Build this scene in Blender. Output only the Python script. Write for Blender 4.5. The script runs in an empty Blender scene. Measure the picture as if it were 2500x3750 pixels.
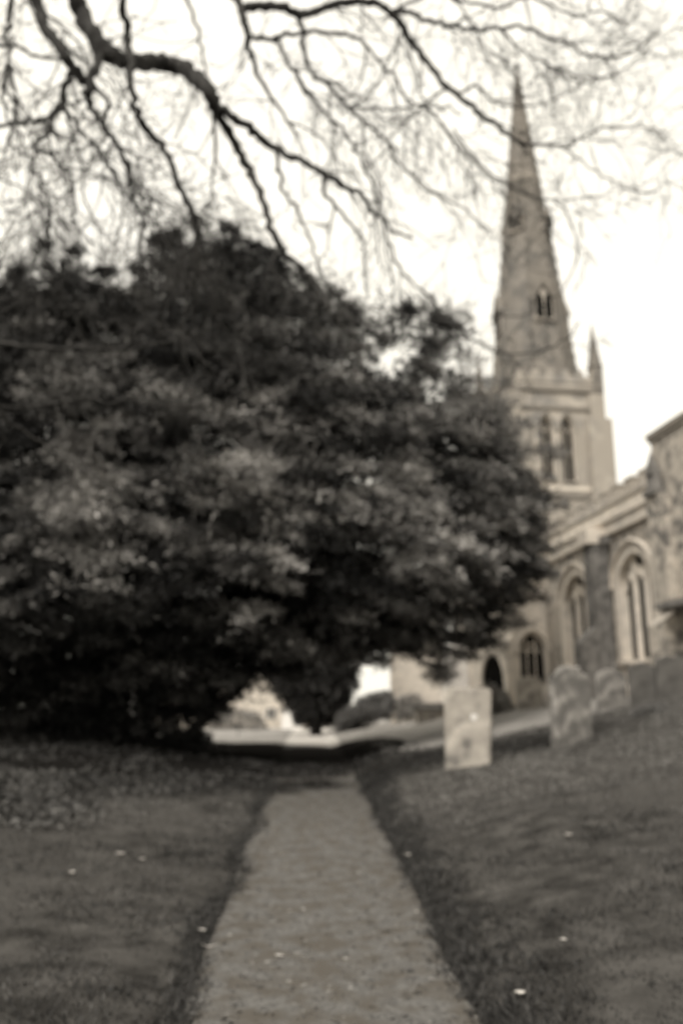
import bpy, math, random
import numpy as np
from mathutils import Vector, Matrix
R = math.radians
random.seed(7)
rng = np.random.default_rng(11)
scn = bpy.context.scene
col = scn.collection

# ------------------------------------------------------------------ camera
W0, H0, F0 = 2500.0, 3750.0, 3013.0          # photograph size and focal length in its pixels
TILT = R(13.5)
CAMZ = 1.5
cam_d = bpy.data.cameras.new('camera')
cam = bpy.data.objects.new('camera', cam_d); col.objects.link(cam)
cam.location = (0, 0, CAMZ)
cam.rotation_euler = (R(90) + TILT, 0, 0)
cam_d.sensor_fit = 'VERTICAL'; cam_d.sensor_height = 36.0
cam_d.lens = 36.0 * F0 / H0
cam_d.clip_end = 3000
cam_d.dof.use_dof = True                      # the whole picture is out of focus: focused far too near
cam_d.dof.focus_distance = 1.5
cam_d.dof.aperture_fstop = 2.05
scn.camera = cam

def at(px, py, Y):
    """world point on the sight line through photo pixel (px,py) at forward distance Y"""
    yu = H0/2 - py
    fw = F0*math.cos(TILT) - yu*math.sin(TILT)
    up = F0*math.sin(TILT) + yu*math.cos(TILT)
    return Vector(((px-W0/2)/fw*Y, Y, CAMZ + up/fw*Y))

# ------------------------------------------------------------------ sky and sun
SUN_EL, SUN_AZ = R(52), R(-150)               # azimuth from +Y clockwise: left and behind
world = bpy.data.worlds.new("World"); scn.world = world
world.use_nodes = True
nt = world.node_tree; nt.nodes.clear()
out = nt.nodes.new('ShaderNodeOutputWorld'); bg = nt.nodes.new('ShaderNodeBackground')
sky = nt.nodes.new('ShaderNodeTexSky'); sky.sky_type = 'NISHITA'; sky.sun_disc = False
sky.sun_elevation = SUN_EL; sky.sun_rotation = SUN_AZ; sky.dust_density = 6; sky.air_density = 1.5
hs = nt.nodes.new('ShaderNodeHueSaturation'); hs.inputs['Saturation'].default_value = 0.05
tc = nt.nodes.new('ShaderNodeTexCoord')
cn = nt.nodes.new('ShaderNodeTexNoise'); cn.inputs['Scale'].default_value = 2.2; cn.inputs['Detail'].default_value = 4
cr = nt.nodes.new('ShaderNodeValToRGB')
cr.color_ramp.elements[0].position = .3; cr.color_ramp.elements[0].color = (9.0, 8.5, 7.3, 1)
cr.color_ramp.elements[1].position = .7; cr.color_ramp.elements[1].color = (9.8, 9.3, 8.2, 1)
mx = nt.nodes.new('ShaderNodeMix'); mx.data_type = 'RGBA'; mx.inputs[0].default_value = .85
nt.links.new(tc.outputs['Generated'], cn.inputs['Vector'])
nt.links.new(cn.outputs['Fac'], cr.inputs['Fac'])
nt.links.new(sky.outputs[0], hs.inputs['Color'])
nt.links.new(hs.outputs[0], mx.inputs[6]); nt.links.new(cr.outputs[0], mx.inputs[7])
nt.links.new(mx.outputs[2], bg.inputs['Color']); bg.inputs['Strength'].default_value = 0.1
nt.links.new(bg.outputs[0], out.inputs[0])
sd = bpy.data.lights.new('sun', 'SUN'); sd.energy = 2.0; sd.angle = R(34); sd.color = (1, .95, .88)
sun = bpy.data.objects.new('sun', sd); col.objects.link(sun)
sdir = Vector((math.sin(SUN_AZ)*math.cos(SUN_EL), math.cos(SUN_AZ)*math.cos(SUN_EL), math.sin(SUN_EL)))
sun.rotation_euler = sdir.to_track_quat('Z', 'Y').to_euler()
scn.view_settings.view_transform = 'Standard'
scn.view_settings.look = 'None'
scn.view_settings.exposure = 0.58
scn.cycles.max_bounces = 5

# ------------------------------------------------------------------ materials
def mat(name, c1, c2, scale=3., rough=.85, detail=6, bump=0., bscale=None, lo=.35, hi=.65, c3=None, s3=.4, transl=0, spec=.3):
    m = bpy.data.materials.new(name); m.use_nodes = True
    n = m.node_tree.nodes; l = m.node_tree.links
    b = n['Principled BSDF']; b.inputs['Roughness'].default_value = rough
    b.inputs['Specular IOR Level'].default_value = spec
    t = n.new('ShaderNodeTexCoord')
    no = n.new('ShaderNodeTexNoise'); no.inputs['Scale'].default_value = scale; no.inputs['Detail'].default_value = detail
    r = n.new('ShaderNodeValToRGB')
    r.color_ramp.elements[0].position = lo; r.color_ramp.elements[0].color = (*c1, 1)
    r.color_ramp.elements[1].position = hi; r.color_ramp.elements[1].color = (*c2, 1)
    l.new(t.outputs['Object'], no.inputs['Vector']); l.new(no.outputs['Fac'], r.inputs['Fac'])
    outc = r.outputs[0]
    if c3:
        n2 = n.new('ShaderNodeTexNoise'); n2.inputs['Scale'].default_value = s3; n2.inputs['Detail'].default_value = 3
        l.new(t.outputs['Object'], n2.inputs['Vector'])
        r2 = n.new('ShaderNodeMapRange'); r2.inputs[1].default_value = .42; r2.inputs[2].default_value = .62
        l.new(n2.outputs['Fac'], r2.inputs[0])
        mm = n.new('ShaderNodeMix'); mm.data_type = 'RGBA'
        l.new(r2.outputs[0], mm.inputs[0]); l.new(outc, mm.inputs[6]); mm.inputs[7].default_value = (*c3, 1)
        outc = mm.outputs[2]
    l.new(outc, b.inputs['Base Color'])
    if bump:
        nb = n.new('ShaderNodeTexNoise'); nb.inputs['Scale'].default_value = bscale or scale*4; nb.inputs['Detail'].default_value = 5
        l.new(t.outputs['Object'], nb.inputs['Vector'])
        bp = n.new('ShaderNodeBump'); bp.inputs['Strength'].default_value = .8; bp.inputs['Distance'].default_value = bump
        l.new(nb.outputs['Fac'], bp.inputs['Height']); l.new(bp.outputs[0], b.inputs['Normal'])
    if transl:
        b.inputs['Transmission Weight'].default_value = 0
    return m
def g(v, w=1.0):
    return (v*(1+.045*w), v*(1-.008*w), v*(1-.075*w))
def leafmat(name, dark, light):
    """per-leaf value stored with the leaves (paler fresh tips, plus light and shade painted into the tone)"""
    m = bpy.data.materials.new(name); m.use_nodes = True
    n = m.node_tree.nodes; l = m.node_tree.links
    b = n['Principled BSDF']; b.inputs['Roughness'].default_value = .6; b.inputs['Specular IOR Level'].default_value = .25
    a = n.new('ShaderNodeAttribute'); a.attribute_name = 'tone'
    r = n.new('ShaderNodeValToRGB')
    r.color_ramp.elements[0].color = (*dark, 1); r.color_ramp.elements[1].color = (*light, 1)
    l.new(a.outputs['Fac'], r.inputs['Fac']); l.new(r.outputs[0], b.inputs['Base Color'])
    return m
M = dict(
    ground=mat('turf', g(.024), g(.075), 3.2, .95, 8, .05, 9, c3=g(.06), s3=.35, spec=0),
    lawn=mat('lit_lawn', g(.19), g(.28), 1.2, .95, 6, .02, 8),  # paler than the turf: open daylight beyond the yew put into its colour
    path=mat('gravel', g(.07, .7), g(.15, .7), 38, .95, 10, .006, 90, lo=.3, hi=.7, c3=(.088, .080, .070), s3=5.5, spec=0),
    farpath=mat('pale_path', g(.42), g(.5), 2, .9, 5, .01, 30),  # brighter daylight on the far path painted in as a paler colour
    flint=mat('flint_rubble', g(.13), g(.5, 2), 3.2, .9, 9, .05, 7, lo=.4, hi=.6, c3=g(.42, 2), s3=.5),
    tower=mat('tower_stone', g(.2), g(.44, 2), 1.3, .9, 8, .03, 5, c3=g(.31, 2), s3=.3),
    spire=mat('spire_stone', g(.10), g(.21, 1.8), 1.1, .9, 8, .03, 4, c3=g(.18, 2), s3=.25),
    dress=mat('dressed_limestone', g(.52, 1.8), g(.68, 2), 2.5, .85, 7, .01, 15),
    ashlar=mat('pale_ashlar', g(.44, 1.8), g(.62, 2), 1.8, .85, 7, .02, 8),
    dark=mat('dark_flint', g(.10), g(.23), 3, .9, 8, .05, 7),
    glass=mat('leaded_glass', g(.02), g(.05), 6, .35, 4, spec=.4),
    lead=mat('roof_lead', g(.16), g(.24), 1, .7, 5),
    void=mat('dark_interior', g(.006), g(.01), 2, .9, spec=0),  # near-black colour stands in for the shade inside openings
    bark=mat('grey_bark', g(.02), g(.05), 6, .95, 6, .02, 20),
    yewbark=mat('yew_bark', g(.02), g(.05), 4, .95, 6, .03, 10),
    pstone=mat('pale_lichened_stone', g(.11), g(.55, 1.8), 3.4, .9, 8, .02, 20, c3=g(.34, 1.8), s3=2.1),
    gstone=mat('grey_lichened_stone', g(.13), g(.36, 1.1), 4.0, .9, 9, .03, 18, lo=.42, hi=.6, c3=g(.14), s3=3),
    dstone=mat('dark_headstone', g(.08), g(.14), 3, .9, 8, .02, 18),
    lit_stone=mat('lit_buttress_stone', g(.66, .8), g(.78, .8), 3, .85, 6),  # bright light on the porch's far buttress put into a paler stone colour
    white=mat('white_render', g(.75, .6), g(.82, .6), 2, .8, 3),
    render=mat('cream_render', g(.5, 1.8), g(.6, 1.8), 1, .85, 5),
    tile=mat('clay_tile', g(.2, 1.2), g(.3, 1.2), 2, .9, 7, .03, 12),
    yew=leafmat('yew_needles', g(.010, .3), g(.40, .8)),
    hedge=leafmat('hedge_leaves', g(.05, .3), g(.2, .6)),
    shrub=leafmat('shrub_leaves', g(.05, .6), g(.42, 1)),
    grass=leafmat('grass_blades', g(.022, .6), g(.15, .9)),
    ivy=leafmat('ivy_leaves', g(.02, .4), g(.13, .8)),
    leaf=mat('bleached_leaf', g(.4), g(.6), 8, .7, 3),
)

LC, LR_ = (-6.0, 26.5), (8.6, 13.7)            # ellipse where the yew's shade is painted into the ground colours
def paint_shade(m, col_, wob=.36, LC=LC, LR_=LR_, a=.85, b=1.0):
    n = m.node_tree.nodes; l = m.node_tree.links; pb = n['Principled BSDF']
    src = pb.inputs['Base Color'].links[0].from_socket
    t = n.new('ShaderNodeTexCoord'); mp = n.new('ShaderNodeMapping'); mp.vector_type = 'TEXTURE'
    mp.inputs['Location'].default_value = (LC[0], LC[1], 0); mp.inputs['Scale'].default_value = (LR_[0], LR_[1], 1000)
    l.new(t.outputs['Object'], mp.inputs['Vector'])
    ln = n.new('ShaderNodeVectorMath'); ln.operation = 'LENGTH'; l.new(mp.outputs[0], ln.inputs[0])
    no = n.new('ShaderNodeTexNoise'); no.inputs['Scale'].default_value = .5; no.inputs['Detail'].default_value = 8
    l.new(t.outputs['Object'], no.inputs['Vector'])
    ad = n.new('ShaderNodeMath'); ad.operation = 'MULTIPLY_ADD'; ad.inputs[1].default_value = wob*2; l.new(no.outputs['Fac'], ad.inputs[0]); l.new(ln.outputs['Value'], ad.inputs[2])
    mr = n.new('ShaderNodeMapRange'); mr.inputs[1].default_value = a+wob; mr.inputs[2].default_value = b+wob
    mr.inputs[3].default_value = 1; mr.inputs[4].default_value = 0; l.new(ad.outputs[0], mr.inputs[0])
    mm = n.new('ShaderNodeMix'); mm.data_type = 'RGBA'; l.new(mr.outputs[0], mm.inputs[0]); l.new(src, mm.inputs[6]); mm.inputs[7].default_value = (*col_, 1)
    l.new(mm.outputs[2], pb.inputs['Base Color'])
paint_shade(M['ground'], g(.012)); paint_shade(M['path'], g(.018)); paint_shade(M['lawn'], g(.012), .06, a=.84, b=.95); paint_shade(M['farpath'], g(.02), .06, a=.84, b=.92)

paint_shade(M['ground'], g(.022), .15, (2.2, 18.1), (3.5, 2.5))  # second ellipse: shade reaching onto the right bank, painted into the turf

# ------------------------------------------------------------------ object helpers
def tag(o, label=None, cat=None, group=None, kind=None):
    if label: o['label'] = label
    if cat: o['category'] = cat
    if group: o['group'] = group
    if kind: o['kind'] = kind
    return o
def empty(name, loc, rz=0):
    o = bpy.data.objects.new(name, None); col.objects.link(o)
    o.empty_display_size = .3
    o.location = loc; o.rotation_euler = (0, 0, rz)
    return o
class MB:
    def __init__(s): s.v = []; s.f = []
    def add(s, vs, fs):
        b = len(s.v); s.v += [tuple(p) for p in vs]; s.f += [tuple(b+i for i in f) for f in fs]
    def quad(s, a, b, c, d): s.add([a, b, c, d], [(0, 1, 2, 3)])
    def box(s, x0, x1, y0, y1, z0, z1, top=None):
        t = top if top is not None else 0
        s.add([(x0, y0, z0), (x1, y0, z0), (x1, y1, z0), (x0, y1, z0),
               (x0+t, y0+t, z1), (x1-t, y0+t, z1), (x1-t, y1-t, z1), (x0+t, y1-t, z1)],
              [(3, 2, 1, 0), (4, 5, 6, 7), (0, 1, 5, 4), (1, 2, 6, 5), (2, 3, 7, 6), (3, 0, 4, 7)])
    def wedge(s, x0, x1, y0, y1, z0, z1, side='x0'):
        """box whose top slopes up away from the given side"""
        s.add([(x0, y0, z0), (x1, y0, z0), (x1, y1, z0), (x0, y1, z0), (x1, y0, z1), (x1, y1, z1)],
              [(3, 2, 1, 0), (0, 1, 4), (1, 2, 5, 4), (2, 3, 5), (0, 4, 5, 3)])
    def pyramid(s, cx, cy, r, z0, z1, n=4, r1=0.0, ph=None):
        ph = math.pi/n if ph is None else ph
        vs = [(cx+r*math.cos(ph+2*math.pi*i/n), cy+r*math.sin(ph+2*math.pi*i/n), z0) for i in range(n)]
        if r1 > 0:
            vs += [(cx+r1*math.cos(ph+2*math.pi*i/n), cy+r1*math.sin(ph+2*math.pi*i/n), z1) for i in range(n)]
            fs = [(i, (i+1) % n, n+(i+1) % n, n+i) for i in range(n)] + [tuple(range(n, 2*n)), tuple(range(n-1, -1, -1))]
        else:
            vs.append((cx, cy, z1)); fs = [(i, (i+1) % n, n) for i in range(n)] + [tuple(range(n-1, -1, -1))]
        s.add(vs, fs)
    def tube(s, pts, rad, sides=5):
        pts = [Vector(p) for p in pts]; n = len(pts); b = len(s.v)
        prev = None
        for i, p in enumerate(pts):
            t = (pts[min(i+1, n-1)]-pts[max(i-1, 0)])
            t = t.normalized() if t.length > 1e-6 else Vector((0, 0, 1))
            a = prev if prev is not None else (Vector((0, 0, 1)) if abs(t.z) < .9 else Vector((1, 0, 0)))
            u = (a - t*a.dot(t)); u = u.normalized() if u.length > 1e-5 else t.orthogonal().normalized()
            prev = u; w = t.cross(u); r = rad[i]
            for k in range(sides):
                an = 2*math.pi*k/sides
                q = p+u*(math.cos(an)*r)+w*(math.sin(an)*r); s.v.append((q.x, q.y, q.z))
        for i in range(n-1):
            for k in range(sides):
                k2 = (k+1) % sides
                s.f.append((b+i*sides+k, b+i*sides+k2, b+(i+1)*sides+k2, b+(i+1)*sides+k))
        s.f.append(tuple(b+k for k in reversed(range(sides)))); s.f.append(tuple(b+(n-1)*sides+k for k in range(sides)))
    def build(s, name, m, parent=None, loc=None, smooth=False):
        me = bpy.data.meshes.new(name); me.from_pydata(s.v, [], s.f); me.materials.append(m)
        if smooth: me.polygons.foreach_set('use_smooth', [True]*len(me.polygons))
        me.update()
        o = bpy.data.objects.new(name, me); col.objects.link(o)
        if parent: o.parent = parent
        if loc is not None: o.location = loc
        return o
def np_mesh(name, V, Fq, m, tone=None, parent=None):
    """quads from numpy arrays; tone = one value per face"""
    me = bpy.data.meshes.new(name)
    nv, nf = len(V), len(Fq); k = Fq.shape[1]
    me.vertices.add(nv); me.vertices.foreach_set('co', V.astype(np.float32).ravel())
    me.loops.add(nf*k); me.loops.foreach_set('vertex_index', Fq.astype(np.int32).ravel())
    me.polygons.add(nf); me.polygons.foreach_set('loop_start', np.arange(0, nf*k, k, dtype=np.int32))
    me.polygons.foreach_set('loop_total', np.full(nf, k, dtype=np.int32))
    if tone is not None:
        a = me.attributes.new('tone', 'FLOAT', 'FACE'); a.data.foreach_set('value', tone.astype(np.float32))
    me.materials.append(m); me.update(calc_edges=True)
    o = bpy.data.objects.new(name, me); col.objects.link(o)
    if parent: o.parent = parent
    return o
def blades(name, P, D, L, Wd, m, tone, parent=None, origin=None):
    """narrow rhombic leaves: base P, direction D, length L, width Wd"""
    n = len(P)
    D = D/np.linalg.norm(D, axis=1, keepdims=True)
    rv = rng.normal(size=(n, 3)); S = np.cross(D, rv); S /= np.linalg.norm(S, axis=1, keepdims=True)+1e-9
    mid = P+D*(L*.45)[:, None]; tip = P+D*L[:, None]
    V = np.empty((n, 4, 3)); V[:, 0] = P; V[:, 1] = mid+S*(Wd*.5)[:, None]; V[:, 2] = tip; V[:, 3] = mid-S*(Wd*.5)[:, None]
    V = V.reshape(-1, 3)
    if origin is not None: V = V-np.array(origin)
    return np_mesh(name, V, np.arange(4*n).reshape(n, 4), m, tone, parent)

# ------------------------------------------------------------------ terrain
def smooth(a, b, t): 
    t = np.clip((t-a)/(b-a), 0, 1); return t*t*(3-2*t)
def vnoise(x, y, s, seed):
    """cheap smooth pseudo noise"""
    r = np.random.default_rng(seed); o = 0
    for k in range(6):
        a = r.uniform(0, 6.28); ph = r.uniform(0, 6.28); f = s*r.uniform(.6, 1.7)
        o = o+np.sin((x*np.cos(a)+y*np.sin(a))*f+ph)
    return o/6
def xpath(Y): return .12 - .038*np.asarray(Y, float)
def pw_(Y): return .66+.011*np.clip(np.asarray(Y, float), 0, 40)
PW = .76
def terrain(X, Y, rough=True):
    X = np.asarray(X, float); Y = np.asarray(Y, float)
    u = X-xpath(Y)
    zr = np.interp(u, [PW, 2.3, 4.5, 7.0, 9.3, 14, 40], [0, .45, .8, 1.42, 1.85, 2.0, 2.0])
    near = .45+.55*smooth(4, 13, Y)
    zr = np.where((u < 6), zr*(near+(1-near)*smooth(3, 6, u)), zr)
    fade = 1-.5*smooth(34, 60, Y)
    zr = zr*fade
    ul = -u
    zl = np.interp(ul, [PW, 2, 4, 6, 30], [0, .1, .33, .55, .6])*(1-smooth(24, 34, Y))*(.5+.5*smooth(6, 14, Y))
    z = np.where(u > 0, zr, zl)
    if rough:
        k = smooth(PW*.9, PW*1.5, np.abs(u))*(1-smooth(60, 90, Y))
        z = z+k*(.035*vnoise(X, Y, 2.2, 1)+.022*vnoise(X, Y, 6, 2)+.014*vnoise(X, Y, 14, 3))
        z = z+k*.03*smooth(PW, PW*1.3, np.abs(u))
    return z
def tz(x, y): return float(terrain(x, y))
def axis_pts(segs):
    a = []
    for s, e, d in segs: a += list(np.arange(s, e, d))
    a.append(segs[-1][1]); return np.array(a)
xs = axis_pts([(-900, -100, 80), (-100, -20, 8), (-20, -6, .7), (-6, 8, .1), (8, 20, .5), (20, 100, 8), (100, 900, 80)])
ys = axis_pts([(-60, -4, 7), (-4, 2, .5), (2, 16, .1), (16, 32, .2), (32, 60, .8), (60, 140, 8), (140, 1500, 80)])
def sheet(name, xs, ys, m, dz=0, zf=terrain):
    XX, YY = np.meshgrid(xs, ys)
    ZZ = zf(XX, YY)+dz
    V = np.stack([XX.ravel(), YY.ravel(), ZZ.ravel()], 1)
    nx, ny = len(xs), len(ys)
    i = np.arange(nx-1)[None, :]+nx*np.arange(ny-1)[:, None]; i = i.ravel()
    o = np_mesh(name, V, np.stack([i, i+1, i+nx+1, i+nx], 1), m)
    o.data.polygons.foreach_set('use_smooth', [True]*len(o.data.polygons))
    return o
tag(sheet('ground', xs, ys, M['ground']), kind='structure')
def lit_lawn():
    o = sheet('lawn', xs[(xs > -80) & (xs < 30)], ys[(ys > 20.5) & (ys < 110)], M['lawn'], .006)
    import bmesh
    bm = bmesh.new(); bm.from_mesh(o.data); dead = []
    for f in bm.faces:
        c = f.calc_center_median()
        if math.hypot((c.x-LC[0])/LR_[0], (c.y-LC[1])/LR_[1]) < .92 or (c.y < 34 and c.x < .5) or (c.y < 24 and c.x < 1.5) or c.y < 21.2-.25*(c.x-3.5) and c.x < 5: dead.append(f)
    bmesh.ops.delete(bm, geom=dead, context='FACES'); bm.to_mesh(o.data); bm.free()
    return o
tag(lit_lawn(), kind='structure')
def ribbon(name, y0, y1, dy, m, dz, wide, jag, fq=1.4):
    Ys = np.arange(y0, y1, dy); n = 13
    V = []; 
    for j, y in enumerate(Ys):
        pw = float(pw_(y))*wide
        l = -pw+jag*(float(vnoise(0, y, fq, 21))+.5*float(vnoise(0, y, 11, 22))); r = pw+jag*(float(vnoise(0, y, fq, 23))+.5*float(vnoise(0, y, 11, 24)))
        for k in range(n):
            u = l+(r-l)*k/(n-1); x = float(xpath(y))+u
            V.append((x, y, float(terrain(x, y, True))+dz+.014*(1-(2*k/(n-1)-1)**2)))
    V = np.array(V); i = (np.arange(n-1)[None, :]+n*np.arange(len(Ys)-1)[:, None]).ravel()
    o = np_mesh(name, V, np.stack([i, i+1, i+n+1, i+n], 1), m)
    o.data.polygons.foreach_set('use_smooth', [True]*len(o.data.polygons))
    return tag(o, kind='structure')
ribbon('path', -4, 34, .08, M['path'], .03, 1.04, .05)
ribbon('lit_far_path', 33.0, 78, .5, M['farpath'], .028, 1.1, .02)

# ------------------------------------------------------------------ church
AL = R(7.35)
S0 = Vector((12.3, 24.0, 1.5))              # local origin of the church (lateral, along, height)
rot = Matrix.Rotation(AL, 4, 'Z')
church = empty('church', rot @ S0, AL)
tag(church, 'large stone church with tall spire, battlements and arched windows beside the path', 'church')
class CB(MB):
    """church builder: coordinates are (lateral, along, height) measured from the camera's foot"""
    def build(s, name, m, parent=None, smooth=False):
        s.v = [(a-S0.x, b-S0.y, c-S0.z) for a, b, c in s.v]
        return MB.build(s, name, m, parent or church, None, smooth)
def arch(t, k):
    f = lambda q: math.sqrt(max(0, 1-((q+k)/(1+k))**2))
    return f(abs(t))/f(0)
def opening_curve(o, n=14, grow=0.0):
    u0, u1, zs, zp, zt, k = o; c = (u0+u1)/2; h = (u1-u0)/2+grow
    return [(c+h*math.sin(math.pi/2*(-1+2*i/n)), zp+(zt+grow-zp)*arch(math.sin(math.pi/2*(-1+2*i/n)), k)) for i in range(n+1)]
def wall(mp, u0, u1, z0, z1, ops, m, depth=.4, name='wall', jamb=None):
    """mp(u, z, d): wall coordinates to church coordinates, d = depth into the wall"""
    b = CB(); rs = []; cur = u0
    for o in sorted(ops):
        a, c, zs, zp, zt, k = o
        b.quad(mp(cur, z0, 0), mp(a, z0, 0), mp(a, z1, 0), mp(cur, z1, 0))
        b.quad(mp(a, z0, 0), mp(c, z0, 0), mp(c, zs, 0), mp(a, zs, 0))
        cv = opening_curve(o)
        for (p, zp1), (q, zq1) in zip(cv, cv[1:]):
            b.quad(mp(p, zp1, 0), mp(q, zq1, 0), mp(q, z1, 0), mp(p, z1, 0))
        ring = [(a, zs)]+cv+[(c, zs)]; r = CB(); rs.append(r)
        for (p, zp1), (q, zq1) in zip(ring, ring[1:]+ring[:1]):
            r.quad(mp(p, zp1, 0), mp(q, zq1, 0), mp(q, zq1, depth), mp(p, zp1, depth))
        cur = c
    b.quad(mp(cur, z0, 0), mp(u1, z0, 0), mp(u1, z1, 0), mp(cur, z1, 0))
    w = b.build(name, m)
    for r in rs: r.build('window_reveal', jamb or M['dress'], w)
    return w
def window(mp, o, lights, depth=.32, frame=.14, tracery=True, gl='glass', st='dress', mull=.07, transom=None, hood=True):
    a, c, zs, zp, zt, k = o
    gb = CB(); cv = opening_curve(o)
    gb.add([mp(p, z, depth) for p, z in [(a, zs)]+cv+[(c, zs)]], [tuple(range(len(cv)+2))])
    wn = gb.build('window', M[gl])
    fb = CB()
    inn = [(a, zs)]+cv+[(c, zs)]; cvo = opening_curve(o, grow=frame); outr = [(a-frame, zs)]+cvo+[(c+frame, zs)]
    for i in range(len(inn)-1):
        fb.quad(mp(*inn[i], -.035), mp(*inn[i+1], -.035), mp(*outr[i+1], -.035), mp(*outr[i], -.035))
        fb.quad(mp(*outr[i], -.035), mp(*outr[i+1], -.035), mp(*outr[i+1], .01), mp(*outr[i], .01))
        fb.quad(mp(*inn[i], -.035), mp(*inn[i+1], -.035), mp(*inn[i+1], .003), mp(*inn[i], .003))
    fb.build('window_surround', M[st], wn)
    if hood:
        hb = CB(); o2 = (a, c, zs, zp, zt, k)
        pts = [mp(p, z, -.08) for p, z in opening_curve(o2, grow=frame+.07)]
        hb.tube(pts, [.07]*len(pts), 6); hb.build('hood_mould', M[st], wn)
    mb = CB(); n = lights; wl = (c-a)/n; y = depth-.06
    def bar(p0, z0, p1, z1, w=mull):
        mb.tube([mp(p0, z0, y), mp(p1, z1, y)], [w, w], 4)
    for i in range(1, n):
        u = a+wl*i; t = (u-(a+c)/2)/((c-a)/2)
        bar(u, zs, u, zp+(zt-zp)*arch(t, k)-.02)
    if tracery:
        for i in range(n):
            u0 = a+wl*i; hd = min(.8*wl, .5)
            pts = [mp(u0+wl*(j/8), zp-.15+hd*arch(2*j/8-1, .5), y) for j in range(9)]
            mb.tube(pts, [mull*.8]*9, 4)
        for i in range(n-1):
            u0 = a+wl*(i+.5); 
            if zt-zp > .5:
                pts = [mp(u0+wl*(j/8), zp+.2+.55*wl*arch(2*j/8-1, .5), y) for j in range(9)]
                mb.tube(pts, [mull*.7]*9, 4)
    if transom: bar(a, transom, c, transom, mull*.8)
    mb.build('mullion', M[st], wn)
    # sill
    sb = CB()
    q = [mp(a-frame, zs-.12, -.1), mp(c+frame, zs-.12, -.1), mp(c+frame, zs-.12, .1), mp(a-frame, zs-.12, .1),
         mp(a-frame, zs-.04, -.1), mp(c+frame, zs-.04, -.1), mp(c+frame, zs+.012, .1), mp(a-frame, zs+.012, .1)]
    sb.add(q, [(0, 1, 2, 3), (4, 5, 6, 7), (0, 1, 5, 4), (1, 2, 6, 5), (2, 3, 7, 6), (3, 0, 4, 7)])
    sb.build('sill', M[st], wn)
    return wn
side = lambda x: (lambda u, z, d: (x+d, u, z))      # wall facing the path (-x), u runs along
face = lambda y: (lambda u, z, d: (u, y+d, z))      # wall facing the camera (-y), u runs across

# south aisle
AX = 12.3
opB = (23.0, 25.15, 3.0, 5.35, 6.3, .25)
opA = (27.4, 29.7, 3.0, 5.35, 6.3, .25)
wall(side(AX), 21.3, 46.0, 0.4, 7.15, [opB, opA, (41.0, 43.2, 3.0, 5.3, 6.3, .25)], M['flint'], .45, 'aisle_wall')
for o in (opB, opA, (41.0, 43.2, 3.0, 5.3, 6.3, .25)):
    window(side(AX), o, 3, depth=.3, frame=.34, mull=.12)
b = CB(); b.box(AX-.14, AX+.2, 21.4, 46.1, 7.153, 7.55); b.box(AX-.22, AX+.1, 21.4, 46.1, 7.55, 7.68); b.build('parapet', M['dress'])
b = CB(); b.box(AX-.07, AX+.05, 21.4, 31.4, 2.42, 2.56); b.build('string_course', M['dress'])
b = CB(); b.box(AX-.18, AX-.001, 21.4, 31.45, .5, 2.1); b.wedge(AX-.18, AX-.001, 21.4, 31.45, 2.1, 2.25); b.build('plinth', M['dress'])
b = CB(); b.quad((AX+.2, 23, 7.5), (AX+.2, 46, 7.5), (15.99, 46, 8.3), (15.99, 23, 8.3)); b.build('aisle_roof', M['lead'])
# buttresses between the bays
def buttress(s0, s1, m='flint', pr=.6, low=1.15, ztop=6.9, zlow=3.6, edge=True, cap=True, x=AX):
    b = CB()
    b.box(x-low, x-.003, s0, s1, .4, zlow)
    b.wedge(x-low, x-pr, s0, s1, zlow, zlow+.55)
    b.box(x-pr, x-.003, s0, s1, zlow+.001, ztop)
    b.wedge(x-pr, x-.003, s0, s1, ztop, ztop+.5)
    o = b.build('buttress', M[m])
    if edge:
        e = CB()
        z = .6; k = 0
        while z < ztop-.1:
            w = .16+.1*(k % 2); p = low if z < zlow-.2 else pr
            h = .3
            e.box(x-p-.02, x-p+w+.12, s0-.02, s0+w, z, z+h-.015); e.box(x-p-.02, x-p+w, s1-w, s1+.02, z, z+h-.015)
            z += h; k += 1
        e.build('quoin', M['dress'], o)
    return o
buttress(25.7, 26.35, 'dark', edge=False)
b = CB(); b.tube([(AX-.2, 25.5, 2.2), (AX-.2, 25.5, 7.1)], [.06, .06], 8); b.box(AX-.33, AX-.02, 25.38, 25.64, 6.85, 7.12); b.build('downpipe', M['dark'])
b = CB(); b.box(AX-.75, AX-.1, 25.65, 26.4, 6.9, 7.42); b.build('buttress_cap', M['dress'])
# clerestory and nave roof
CX = 16.0
cops = [(s-1.0, s+1.0, 8.55, 9.1, 9.75, .3) for s in (25.6, 29.2, 32.8, 36.4, 40.0, 43.6)]
wall(side(CX), 21.4, 46.0, 7.6, 10.1, cops, M['ashlar'], .35, 'clerestory_wall')
for o in cops: window(side(CX), o, 3, depth=.25, frame=.1, mull=.05, hood=False)
b = CB(); b.box(CX-.1, CX+.3, 21.4, 46.0, 10.102, 10.3)
s = 23.2
while s < 45.6:
    b.box(CX-.05, CX+.25, s, s+.7, 10.3, 10.75); b.box(CX-.1, CX+.3, s-.05, s+.75, 10.75, 10.84); s += 1.25
b.build('battlements', M['tower'])
b = CB(); b.quad((CX+.25, 23, 10.2), (CX+.25, 46, 10.2), (19.6, 46, 11.0), (19.6, 23, 11.0)); b.quad((19.6, 23, 11.0), (19.6, 46, 11.0), (23.4, 46, 10.2), (23.4, 23, 10.2)); b.build('nave_roof', M['lead'])
b = CB(); b.box(23.2, 23.6, 23.0, 46.0, 1.5, 10.3); b.build('north_wall', M['flint'])
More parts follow.
